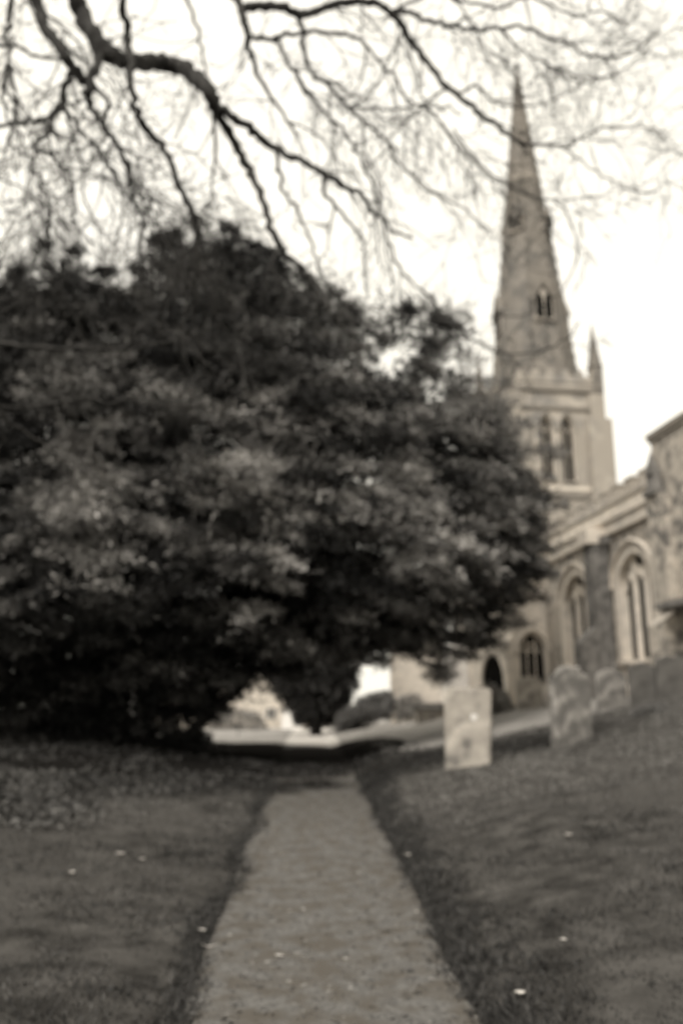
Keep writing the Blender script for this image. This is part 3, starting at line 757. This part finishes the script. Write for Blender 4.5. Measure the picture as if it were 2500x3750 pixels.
bl = [((.2, 0, 2.0), at(760, 2560, 26)), ((.2, 0, 2.6), at(1150, 2250, 25)), ((.3, 0, 3.5), at(1700, 2150, 25)), ((.3, 0, 5), at(1850, 1800, 26)),
      ((.3, 0, 6), at(1500, 1400, 27)), ((.5, 0, 9), at(900, 900, 27)), ((0, 0, 3), at(-200, 2000, 26)), ((.3, 0, 7), at(100, 1200, 27)),
      ((.2, -.3, 2.2), at(500, 2350, 20.5)), ((.2, -.3, 2.5), at(1000, 2050, 20)), ((.3, .3, 3), at(1100, 1900, 33)), ((0, .3, 3), at(200, 1900, 33)), ((.8, 0, 10), at(1300, 1250, 27))]
for a, q in bl:
    q = Vector(rel(*q)); a = Vector(a); pts = []; rr = []
    for i in range(9):
        t = i/8; p = a.lerp(q, t); p.z += math.sin(t*math.pi)*.9; p.x += random.uniform(-.15, .15); pts.append(p); rr.append(.26*(1-t)+.04)
    b.tube(pts, rr, 7)
b.build('limbs', M['yewbark'], yew, smooth=True)
# a bare stem leaning out low under the left boughs
b = MB(); pts = [Vector(rel(*at(x, y, 25.5))) for x, y in ((640, 2745), (740, 2640), (810, 2580), (880, 2520), (940, 2440))]; b.tube(pts, [.2, .17, .15, .12, .1], 8); b.build('low_stem', M['yewbark'], yew, smooth=True)

# far yew with a narrow foot, seen under the boughs
fyp = [(930, 2300), (985, 2480), (1030, 2560), (1080, 2620), (1115, 2665), (1190, 2665), (1240, 2600), (1290, 2530), (1315, 2400), (1330, 2250), (1300, 2050), (950, 2050)]
FY = 50.0
bp_ = at(1155, 2670, FY); fy = empty('far_yew', (bp_.x, FY, tz(bp_.x, FY))); tag(fy, 'dark conical-footed yew standing farther down the path beneath the big yew', 'tree')
px = rng.uniform(930, 1330, 4000); py = rng.uniform(2050, 2660, 4000); m_ = poly_in(px, py, fyp); px, py = px[m_], py[m_]
d = poly_dist(px, py, fyp)/61; k_ = d > .15; px, py, d = px[k_][:900], py[k_][:900], d[k_][:900]
T = np.minimum(2.6, 1.7*np.sqrt(d)); C = ats(px, py, FY+T*rng.uniform(-1, 1, len(px)))
P, D, L, Wd, tone = lobes_to_blades(C, np.minimum(.3+d*.8, .9), 90, np.array([bp_.x, FY]), Lr=(.15, .35), Wr=(.06, .12), zmin=.1)
blades('crown', P, D, L, Wd, M['yew'], tone*.3, fy, tuple(fy.location))
b = MB(); b.tube([(0, 0, -.3), (.05, 0, 1), (0, .1, 3), (0, 0, 8)], [.4, .32, .28, .1], 9); b.build('trunk', M['yewbark'], fy, smooth=True)

def bush(poly, Y, thick, label, m, name='hedge', n=160, per=90, cat='hedge', Lr=(.08, .2), Wr=(.04, .08), rmax=.6, dens=1):
    p_ = np.array(poly, float); sc_ = 3050/Y
    px = rng.uniform(p_[:, 0].min(), p_[:, 0].max(), n*8); py = rng.uniform(p_[:, 1].min(), p_[:, 1].max(), n*8)
    k = poly_in(px, py, poly); px, py = px[k][:n], py[k][:n]; d = poly_dist(px, py, poly)/sc_
    T = np.minimum(thick, 1.2*np.sqrt(d)*math.sqrt(thick)); C = ats(px, py, Y+T*rng.uniform(-1, 1, len(px)))
    cx = p_[:, 0].mean(); base = at(cx, p_[:, 1].max(), Y); z = tz(base.x, Y)
    e = empty(name, (base.x, Y, z)); tag(e, label, cat)
    P, D, L, Wd, tone = lobes_to_blades(C, np.clip(.12+d*.8, .15, rmax), per, np.array([base.x, Y]), Lr=Lr, Wr=Wr, flat=.8, droop=.1, zmin=.02)
    blades('foliage', P, D, L, Wd, m, np.clip(tone+.35, 0, 1), e, tuple(e.location))
    b = MB()
    tall = P[:, 2].max()-z
    if tall < .5: b.tube([(0, 0, -.05), (.01, 0, .08)], [.02, .01], 5)
    for k in range(5 if tall >= .5 else 0):
        x = random.uniform(-.3, .3); b.tube([(x*.6, 0, -.1), (x, random.uniform(-.1, .1), .3), (x*2.2, random.uniform(-.2, .2), max(.4, P[:, 2].max()-z-.3))], [.05, .04, .012], 6)
    b.build('stem', M['yewbark'], e)
    return e
bush([(1235, 2675), (1245, 2620), (1300, 2575), (1350, 2540), (1430, 2530), (1440, 2580), (1430, 2625), (1350, 2645), (1290, 2675)], 48, 1.2, 'dark rounded hedge sloping up from the far path towards the pale house', M['hedge'])
bush([(1175, 2680), (1175, 2630), (1200, 2605), (1240, 2630), (1250, 2680)], 66, .8, 'small pale shrub right of the far yew trunk', M['shrub'], 'shrub', 60, 60, 'shrub')
bush([(1725, 2625), (1740, 2560), (1780, 2520), (1830, 2545), (1860, 2590), (1860, 2640)], 30.5, .6, 'pale leafy shrub growing below the round porch doorway', M['shrub'], 'shrub', 110, 70, 'shrub', rmax=.35)
bush([(760, 2680), (790, 2630), (850, 2600), (940, 2610), (985, 2680)], 64, .9, 'pale garden shrubs in front of the far gabled cottage', M['shrub'], 'shrub', 110, 60, 'shrub')
bush([(1450, 2640), (1460, 2560), (1530, 2540), (1560, 2640)], 50, .7, 'pale shrub at the foot of the tall pale house', M['shrub'], 'shrub', 70, 60, 'shrub')
bush([(2345, 2665), (2365, 2655), (2395, 2645), (2415, 2668), (2400, 2690), (2350, 2690)], 17.5, .1, 'small dark tuft on the grass bank at the right edge', M['hedge'], 'weed_tuft', 16, 70, 'weed', Lr=(.05, .12), Wr=(.01, .03), rmax=.12)

# ------------------------------------------------------------------ bare overhanging tree
TB = Vector((-7.2, 9.5, 0)); TB.z = tz(TB.x, TB.y)
tree = empty('bare_tree', TB); tag(tree, 'bare winter tree whose dark drooping branches hang across the sky', 'tree')
limb = MB(); twig = MB(); NT = [0]
def relb(p): return Vector(p)-TB
def catmull(pts, sub=5):
    pts = [Vector(p) for p in pts]; q = [pts[0]*2-pts[1]]+pts+[pts[-1]*2-pts[-2]]; outp = []
    for i in range(1, len(q)-2):
        for k in range(sub):
            t = k/sub; a, b_, c, d = q[i-1], q[i], q[i+1], q[i+2]
            outp.append(.5*((2*b_)+(-a+c)*t+(2*a-5*b_+4*c-d)*t*t+(-a+3*b_-3*c+d)*t**3))
    outp.append(pts[-1]); return outp
def grow(p, d, ln, r, lvl, upturn):
    """a drooping twig with its own side twigs"""
    if NT[0] > 9000: return
    NT[0] += 1
    n = max(4, int(ln/.13)); pts = [Vector(p)]; d = Vector(d).normalized(); st = ln/n
    for i in range(n):
        t = i/n
        d = (d+Vector((random.gauss(0, .10), random.gauss(0, .10), random.gauss(0, .09)+((-.08 if upturn < .65 else -.02) if t < .55 else upturn*.16)))).normalized()
        pts.append(pts[-1]+d*st)
    rr = [max(.0058, r*(1-.7*i/n)) for i in range(n+1)]
    twig.tube([relb(q) for q in pts], rr, 3 if r < .012 else 4)
    if lvl > 0:
        k = max(2, int(ln/(.30 if lvl > 1 else .34)))
        for j in range(k):
            i = random.randint(1, n-1); tdir = (pts[i+1]-pts[i]).normalized()
            s = Vector((random.gauss(0, 1), random.gauss(0, .8), random.gauss(-.1, .7))); s -= tdir*s.dot(tdir)
            grow(pts[i], tdir*.8+s.normalized()*.75, ln*random.uniform(.35, .7), rr[i]*.68, lvl-1, upturn)
def trace(poly, Y, r0, r1, dY=0., tw=1., upturn=.4, wob=.25, lvl=2, tl=1.0, root=None):
    """a limb seen along photo points, r in photo pixels; wanders in depth; side twigs grow from it"""
    n = len(poly); pts = []; y = Y; ph = random.uniform(0, 6)
    for i, (px, py) in enumerate(poly):
        yy = Y+dY*i/(n-1)+wob*math.sin(i*1.3+ph)-wob*math.sin(ph)
        pts.append(at(px, py, yy))
    sp_ = catmull(pts)
    m_ = len(sp_); rr = []; r_ = random.Random(len(poly)*31+int(poly[0][0]))
    sp_ = [p+Vector((r_.gauss(0, 1), r_.gauss(0, 1), r_.gauss(0, 1)))*(.02 if 0 < i < m_-1 else 0) for i, p in enumerate(sp_)]
    for i, p in enumerate(sp_):
        rp = r0+(r1-r0)*(i/(m_-1))**.8; rr.append(max(.007, 1.22*rp/2950*p.y*(1+.12*math.sin(i*1.9+ph))))
    if root is not None:
        a = Vector(root[0]); pre = []; pr = []
        for k in range(10):
            t = k/10; q = a.lerp(sp_[0], t); q.z += math.sin(t*math.pi)*1.0; pre.append(q); pr.append(root[1]*(1-t)+rr[0]*t)
        sp2, rr2 = pre+sp_, pr+rr
    else: sp2, rr2 = sp_, rr
    limb.tube([relb(p) for p in sp2], rr2, 7)
    L_ = sum((sp_[i+1]-sp_[i]).length for i in range(m_-1)); 
    for j in range(int(L_*.8*min(tw, 1)+.5)):
        i = random.randint(m_//5, m_-2); td = (sp_[i+1]-sp_[i]).normalized()
        s = Vector((random.gauss(.2, .6), random.gauss(0, .5), random.gauss(-.6 if upturn < .65 else .1, .5)))
        grow(sp_[i], td*.6+s, random.uniform(1.0, 2.4)*tl, min(rr[i]*.65, random.uniform(.014, .030)), lvl if j % 2 else 1, upturn*.8)
    k = int(L_*1.9*tw)
    for j in range(k):
        i = random.randint(1, m_-2); td = (sp_[i+1]-sp_[i]).normalized()
        s = Vector((random.gauss(.1, 1), random.gauss(0, .9), random.gauss(-.2, .8))); s -= td*s.dot(td)
        grow(sp_[i], td*.7+s.normalized()*.8, random.uniform(.5, 1.35)*tl, min(rr[i]*.5, random.uniform(.007, .016)), lvl, upturn)
    return sp_
# trunk and the hidden rise of the big limbs, out of frame to the left
b = MB(); b.tube([(0, 0, -.4), (0, 0, .4), (.1, 0, 2), (.2, .1, 5), (.5, .1, 8.5), (.9, .2, 11), (1.4, .3, 14), (1.6, .3, 17)], [.75, .55, .48, .44, .38, .3, .2, .06], 14)
b.build('trunk', M['bark'], tree, smooth=True)
R1 = (TB+Vector((.6, .1, 9.0)), .22); R2 = (TB+Vector((.9, .2, 11)), .2); R3 = (TB+Vector((1.2, .25, 12.6)), .18)
trace([(250, -90), (300, 40), (340, 115), (385, 190), (460, 222), (560, 228), (640, 242), (700, 262), (760, 330), (800, 392)], 10.2, 32, 25, .3, .35, root=R1)
trace([(800, 392), (860, 435), (940, 490), (1010, 547), (1100, 592), (1175, 627), (1260, 680), (1330, 718), (1352, 768), (1400, 803), (1440, 850), (1510, 872)], 10.5, 17, 4, .6, .35, tl=.8)
trace([(795, 388), (830, 480), (885, 565), (930, 650), (965, 740), (1000, 850), (1045, 930), (1115, 992), (1165, 1050), (1200, 1130)], 10.5, 17, 7, -.3, .35, tl=.8)
trace([(1012, 547), (1017, 620), (1040, 700), (1080, 752), (1112, 830), (1160, 960), (1200, 1060), (1290, 1130)], 10.6, 7, 3, .2, .5, tl=.7)
trace([(1175, 627), (1192, 712), (1250, 782), (1310, 850), (1332, 905), (1335, 1000), (1345, 1090)], 10.8, 7, 3, .2, .5, tl=.7)
trace([(100, -90), (140, 30), (175, 110), (230, 190), (275, 262), (330, 312)], 9.6, 23, 17, .2, 1.2, root=R1)
trace([(385, 185), (355, 240), (330, 312), (322, 345)], 10.1, 18, 12, -.3, .5)
trace([(322, 340), (332, 392), (380, 462), (430, 532), (468, 600), (480, 690), (505, 765), (525, 800), (520, 880), (515, 960)], 9.8, 12, 4, 0, 1.1)
trace([(345, 310), (392, 362), (400, 400), (385, 465), (430, 540)], 9.8, 8, 5, .2, .7)
trace([(265, 255), (240, 318), (225, 372), (182, 432), (100, 445), (-40, 465)], 9.7, 12, 7, -.3, 1.)
trace([(228, 375), (285, 462), (355, 545), (410, 618), (430, 640)], 9.7, 8, 4, .1, 1.2)
trace([(228, 372), (175, 480), (130, 530), (200, 585), (262, 650), (275, 740), (270, 830)], 9.6, 8, 3.5, .1, 1.3)
trace([(440, -90), (455, 40), (468, 120), (475, 190), (475, 270), (485, 350), (515, 440), (565, 505), (605, 555), (640, 625), (672, 722), (715, 800), (725, 900)], 9.0, 14, 10, .3, .9, root=R2)
trace([(385, 185), (440, 300), (520, 470), (600, 560)], 10.2, 2.5, 2, .1, .8)
trace([(640, -90), (700, 40), (722, 110), (738, 200), (758, 290), (772, 340)], 11.5, 7, 3, .2, .9, root=R3)
trace([(820, -90), (885, 45), (905, 110), (920, 190), (945, 272), (1000, 370), (1060, 450), (1095, 495)], 11.6, 17, 3, .2, .9, root=R2)
trace([(885, 45), (950, 18), (1050, 32), (1100, 60), (1160, 35), (1250, 8), (1370, 8), (1425, 45), (1470, 100), (1500, 150), (1560, 220), (1620, 300), (1680, 348), (1740, 402), (1800, 447), (1860, 492)], 11.7, 17, 8, .8, .5, root=None)
trace([(905, 132), (1000, 142), (1060, 127), (1150, 117), (1250, 122), (1330, 150), (1400, 240), (1450, 300), (1500, 372), (1580, 412), (1650, 500), (1700, 620), (1740, 720)], 11.8, 9, 2.5, .5, .8)
trace([(1000, 142), (1040, 205), (1080, 262), (1112, 335), (1135, 345), (1200, 420), (1270, 502), (1320, 582), (1370, 700), (1400, 800), (1430, 902), (1470, 985), (1540, 1060), (1600, 1100)], 11.9, 8, 3, .5, .8)
trace([(1095, 60), (1112, 180), (1142, 270), (1220, 332), (1280, 400), (1335, 452), (1400, 492), (1432, 552), (1500, 632), (1592, 712), (1712, 772), (1780, 860)], 11.8, 9, 2.5, .6, .8)
trace([(1285, 392), (1350, 397), (1450, 402), (1530, 382), (1620, 388), (1690, 420)], 12.0, 5, 2.5, .3, .9)
trace([(1330, 452), (1340, 560), (1345, 620), (1420, 545), (1450, 550)], 12.0, 4, 2.5, .2, .9)
trace([(1425, 42), (1500, 50), (1580, 80), (1660, 97), (1780, 107), (1900, 100), (2000, 132), (2090, 165), (2150, 202), (2220, 212), (2300, 190), (2370, 150), (2415, 100)], 12.1, 9, 3, .8, 1.1, upturn=1.)
trace([(1680, 345), (1740, 318), (1775, 352), (1850, 390), (1960, 385), (2040, 360), (2085, 332)], 12.5, 5, 2.5, .3, .9, upturn=.9)
trace([(1860, 492), (1920, 530), (2000, 530), (2060, 540), (2130, 505), (2200, 470), (2280, 465), (2350, 450)], 12.5, 6, 2, .2, 1., upturn=.9)
trace([(1820, 100), (1900, 180), (1980, 222), (2060, 257), (2150, 287), (2230, 280), (2300, 240), (2370, 170)], 12.4, 5, 2, .4, 1.2, upturn=1.)
trace([(1660, 470), (1760, 600), (1880, 692), (1960, 722), (2020, 732), (2120, 727), (2200, 720), (2260, 695)], 12.3, 3.5, 1.8, .4, .8, upturn=.8)
trace([(2070, 550), (2150, 602), (2230, 662), (2300, 697), (2380, 702), (2440, 668)], 12.6, 3, 1.8, .2, .7, upturn=.8)
trace([(2030, 730), (2080, 790), (2110, 900), (2090, 1010), (2000, 1110), (1900, 1160), (1790, 1160)], 12.6, 2.8, 2, .2, .8)
trace([(1540, 1060), (1650, 1170), (1760, 1260), (1830, 1290), (1960, 1290), (2070, 1240), (2120, 1180)], 12.5, 4, 2.5, .2, .8)
trace([(30, -90), (38, 50), (32, 160), (22, 262), (12, 360), (40, 480), (20, 560)], 9.2, 10, 3, 0, 1.3, root=R1)
trace([(-60, 165), (60, 175), (120, 200), (200, 218), (260, 200)], 9.4, 8, 4, .2, 1.1)
trace([(-60, 640), (60, 670), (120, 730), (190, 760), (180, 850), (210, 900)], 9.6, 3.5, 2, 0, 1.)
trace([(240, 640), (265, 680), (262, 740), (300, 880), (330, 940)], 9.8, 3, 2, .1, .9)
trace([(560, 500), (700, 560), (800, 640), (840, 640)], 10.4, 2.5, 1.8, .2, .6)
trace([(1420, 45), (1600, -20), (1800, 30), (1950, -10), (2100, 60), (2200, 40), (2300, 100)], 12.2, 6, 2.5, .2, 1.1, upturn=.7)
trace([(1600, -60), (1700, 40), (1760, 150), (1800, 230)], 12.3, 4, 2, .2, .9)
trace([(1480, 110), (1540, 330), (1590, 430), (1700, 560), (1800, 650), (1880, 700)], 12.2, 4, 2, .2, .7)
trace([(480, 690), (560, 760), (590, 860), (640, 930), (700, 1000)], 9.6, 5, 2.5, .1, 1.0)
trace([(130, 530), (120, 620), (170, 700), (180, 790), (175, 870)], 9.6, 5, 3, .1, 1.2)
trace([(20, 300), (60, 400), (40, 520), (120, 600), (110, 720), (190, 820)], 9.4, 5, 2.5, .1, 1.2)
trace([(700, 780), (760, 830), (800, 900), (880, 960)], 9.3, 4, 2, .1, 1.)
# pale low branches crossing in front of the yew at the left
trace([(-80, 1262), (120, 1272), (330, 1278), (480, 1275), (560, 1262), (650, 1248)], 9.0, 8, 4, .1, .3, lvl=1, tl=.7)
trace([(-80, 1490), (60, 1492), (150, 1488), (260, 1465), (420, 1462), (560, 1470), (720, 1465)], 8.8, 6, 3, .1, .3, lvl=1, tl=.7)
trace([(-80, 1470), (60, 1560), (180, 1640), (300, 1710), (420, 1790), (520, 1900)], 8.8, 5, 2.5, .1, .3, lvl=1, tl=.7)
limb.build('limbs', M['bark'], tree, smooth=True)
twig.build('twigs', M['bark'], tree)

# ------------------------------------------------------------------ ground cover
def scatter(n, x0, x1, y0, y1, power=1.0):
    X = rng.uniform(x0, x1, n); Y = y0+(y1-y0)*rng.uniform(0, 1, n)**power
    return X, Y
n = 150000
Y = 3.2+26*rng.uniform(0, 1, n)**1.7; X = (rng.uniform(-.52, .52, n))*(Y+1.0)
u = X-xpath(Y)
edge = (np.abs(u)-pw_(Y)*(.97+.10*vnoise(0*Y+np.sign(u)*7, Y, 3.5, 41)+.08*vnoise(X, Y, 11, 42)))/.28
patch = np.clip(vnoise(X, Y, 2.6, 43)+.6*vnoise(X, Y, 7, 44)-.45, 0, 1)*(1-smooth(7, 11, Y))*.55
k = rng.uniform(0, 1, n) < np.clip(1+edge, 0, 1)**2.5+.015+patch*.8; X, Y, u = X[k], Y[k], u[k]; n = len(X)
ell = np.hypot((X-LC[0])/LR_[0], (Y-LC[1])/LR_[1])+.16*vnoise(X, Y, .9, 71)+.06*vnoise(X, Y, 3, 72)
k = (ell > .92+.10*rng.uniform(-1, 1, len(X))) & ((Y < 21.3+.8*rng.uniform(-1, 1, len(X))) | (X < 1.5)); X, Y, u, ell = X[k], Y[k], u[k], ell[k]
n = len(X)
bank_shade = np.exp(-(((X-2.2)/3.2)**4+((Y-18.0)/2.3)**4))   # shade behind the two near gravestones, painted into the grass tone
cl = vnoise(X, Y, 3.0, 51)+.7*vnoise(X, Y, 8, 52)
Z = terrain(X, Y)-.01
D = np.stack([rng.normal(0, .55, n), rng.normal(0, .55, n), np.full(n, 1.0)], 1)
bank = np.exp(-((np.abs(u)-pw_(Y)-.16*(u > 0)-.04)/np.where(u > 0, .3, .16))**2)*np.where(u > 0, 1, .6)
inpath = np.clip((pw_(Y)-np.abs(u))/.15, 0, 1)
L = (.018+.0028*Y)*(1+.7*np.clip(cl, -.6, 1)+.5*bank)*(1-.55*inpath)*rng.uniform(.5, 1.3, n)
tone = np.clip(.04+.56*smooth(5, 14, Y)+.38*vnoise(X, Y, 1.1, 53)+.42*vnoise(X, Y*1.3, 6, 54)+.12*rng.normal(size=n)-.55*bank+.9*smooth(19.5, 22, Y)*(X > 1)+.3*(X > 1)*smooth(6, 13, Y)+.08*smooth(8, 13, Y)-.9*bank_shade-.9*(1-smooth(.85, 1.1, ell)), 0, 1)  # tone also paints in bank shade, yew shade and dimming towards the camera
Wd = .004+.0012*Y*rng.uniform(.6, 1.4, n)
o = blades('grass', np.stack([X, Y, Z], 1), D, L, Wd, M['grass'], tone); tag(o, kind='stuff')
o['label'] = 'short tussocky grass on both sides of the path'
# loose grit, twigs and dead needles on the path
ng = 5200; Y = 3.2+16*rng.uniform(0, 1, ng)**1.6; X = xpath(Y)+rng.uniform(-1, 1, ng)*pw_(Y)
P = np.stack([X, Y, terrain(X, Y)+.045], 1); D = rng.normal(size=(ng, 3)); D[:, 2] *= .12
big = rng.uniform(0, 1, ng)**3
o = blades('path_litter', P, D, .012+.05*big, .007+.02*big*rng.uniform(.2, 1, ng), M['shrub'], np.where(rng.uniform(0, 1, ng) < .62, 0, rng.uniform(.1, .6, ng)))
tag(o, kind='stuff'); o['label'] = 'loose grit, dead leaves and twigs scattered over the path'
# ragged tufts on both path edges, thickest right; bank shade put into their tone
nt_ = 1500; ty = 3.3+15*rng.uniform(0, 1, nt_)**1.5; sg = np.where(rng.uniform(0, 1, nt_) < .58, 1, -1)
tu = sg*(pw_(ty)-.02+np.where(sg > 0, np.abs(rng.normal(.03, .17, nt_)), np.abs(rng.normal(0, .07, nt_))))
tu = tu+.14*vnoise(0*ty+sg*9, ty, 1.7, 77)
tx = xpath(ty)+tu; kb = 26; ii = np.repeat(np.arange(nt_), kb); n = len(ii)
X = tx[ii]+rng.normal(0, .035, n); Y = ty[ii]+rng.normal(0, .035, n); Z = terrain(X, Y)
D = np.stack([rng.normal(0, .6, n)-sg[ii]*.35, rng.normal(0, .6, n), np.full(n, .9)], 1)
o = blades('verge_grass', np.stack([X, Y, Z], 1), D, rng.uniform(.03, .085, n), rng.uniform(.006, .014, n), M['grass'], np.clip(rng.uniform(.02, .25, nt_)[ii]+.1*rng.normal(size=n), 0, 1))
tag(o, kind='stuff'); o['label'] = 'longer dark grass fringing both edges of the path'
# leafy ground cover left of the path
n = 42000
X = rng.uniform(-9.5, -2.0, n); Y = rng.uniform(9.5, 21, n)
k = (X < -2.6-1.2*vnoise(X, Y, 1.1, 61)-.05*(18-Y)-1.2*rng.uniform(0, 1, n)**2) & (X/Y > -.55) & (np.hypot((X-LC[0])/LR_[0], (Y-LC[1])/LR_[1]) > .9+.06*rng.uniform(-1, 1, n)); X, Y = X[k], Y[k]; n = len(X)
hgt = np.clip(.09+.12*vnoise(X, Y, 1.6, 62)+.05*vnoise(X, Y, 6, 63), .0, .3)
P = np.stack([X, Y, terrain(X, Y)+hgt*rng.uniform(0, 1, n)**.5], 1); D = rng.normal(size=(n, 3)); D[:, 2] = np.abs(D[:, 2])*.4
o = blades('ivy_ground_cover', P, D, rng.uniform(.05, .11, n), rng.uniform(.03, .06, n), M['ivy'], np.clip(.42+.3*vnoise(X, Y, 3, 64)+.2*rng.normal(size=n)+.3*(hgt-.2), 0, 1))
tag(o, kind='stuff'); o['label'] = 'low leafy ivy covering the ground left of the path'

# dead twigs, ivy shoots and fallen sprays on the ground painted as shaded under the yew
n = 16000; X = rng.uniform(-13, 2.2, n); Y = rng.uniform(13.5, 24, n)
k = (np.hypot((X-LC[0])/LR_[0], (Y-LC[1])/LR_[1]) < 1.02) & (np.abs(X/Y) < .55) & (vnoise(X, Y, 1.3, 81)+.5*vnoise(X, Y, 4, 82) > rng.uniform(-.5, .6, n)); X, Y = X[k], Y[k]; n = len(X)
D = rng.normal(size=(n, 3)); D[:, 2] = np.abs(D[:, 2])*.5
o = blades('yew_debris', np.stack([X, Y, terrain(X, Y)+.02], 1), D, rng.uniform(.05, .16, n), rng.uniform(.02, .05, n), M['ivy'], np.clip(.25+.3*vnoise(X, Y, 2, 83)+.1*rng.normal(size=n), 0, 1))
tag(o, kind='stuff'); o['label'] = 'dead sprays and low shoots on the shaded ground under the yew'

# ------------------------------------------------------------------ bleached leaves lying about
def leaf(px, py, ln, wd, label, curl=.3):
    lo, hi = 2.0, 40.0
    for _ in range(40):
        md = (lo+hi)/2; p = at(px, py, md)
        if p.z > tz(p.x, p.y): lo = md
        else: hi = md
    p = at(px, py, lo); b = MB(); n = 8; vs = []
    for i in range(n+1):
        t = i/n; w = wd*math.sin(math.pi*min(1, t*.95+.03))**.8/2; x = (t-.5)*ln; z = .02+curl*ln*(2*t-1)**2*.5
        vs += [(x, -w, z+w*.5), (x, 0, z), (x, w, z+w*.5)]
    fs = []
    for i in range(n):
        for k in range(2): fs.append((i*3+k, i*3+k+1, i*3+k+4, i*3+k+3))
    vs2 = [(x, y, z-.003) for x, y, z in vs]; m_ = len(vs)
    b.add(vs+vs2, fs+[tuple(m_+q for q in reversed(f)) for f in fs])
    o = b.build('fallen_leaf', M['leaf'], None, (p.x, p.y, tz(p.x, p.y)+.03)); o.rotation_euler = (0, 0, random.uniform(-.5, .5))
    tag(o, label, 'leaf', 'bleached leaves lying on the grass')
leaf(1905, 3682, .055, .05, 'round pale leaf in the grass at bottom right, the biggest and brightest', .5)
leaf(2080, 3080, .07, .05, 'bright pale leaf on the right grass bank, farthest from the path')
leaf(2063, 3477, .04, .035, 'small dim pale leaf on the right grass above the big round one')
leaf(1493, 3152, .06, .05, 'pale leaf on the right verge touching the path, halfway along')
leaf(440, 3148, .1, .05, 'pale leaf on the left grass, brighter of the neighbouring two')
leaf(520, 3168, .06, .04, 'small faint pale leaf just right of the brighter one on the left grass')
leaf(262, 3220, .06, .05, 'faint pale leaf far left on the grass by itself')
leaf(740, 3438, .06, .035, 'pale leaf at the left edge of the path above the curved straw')
leaf(1022, 3535, .055, .03, 'narrow pale leaf lying on the path at the lower left')
leaf(765, 3498, .1, .012, 'thin curved pale straw lying at the left edge of the path', .35)
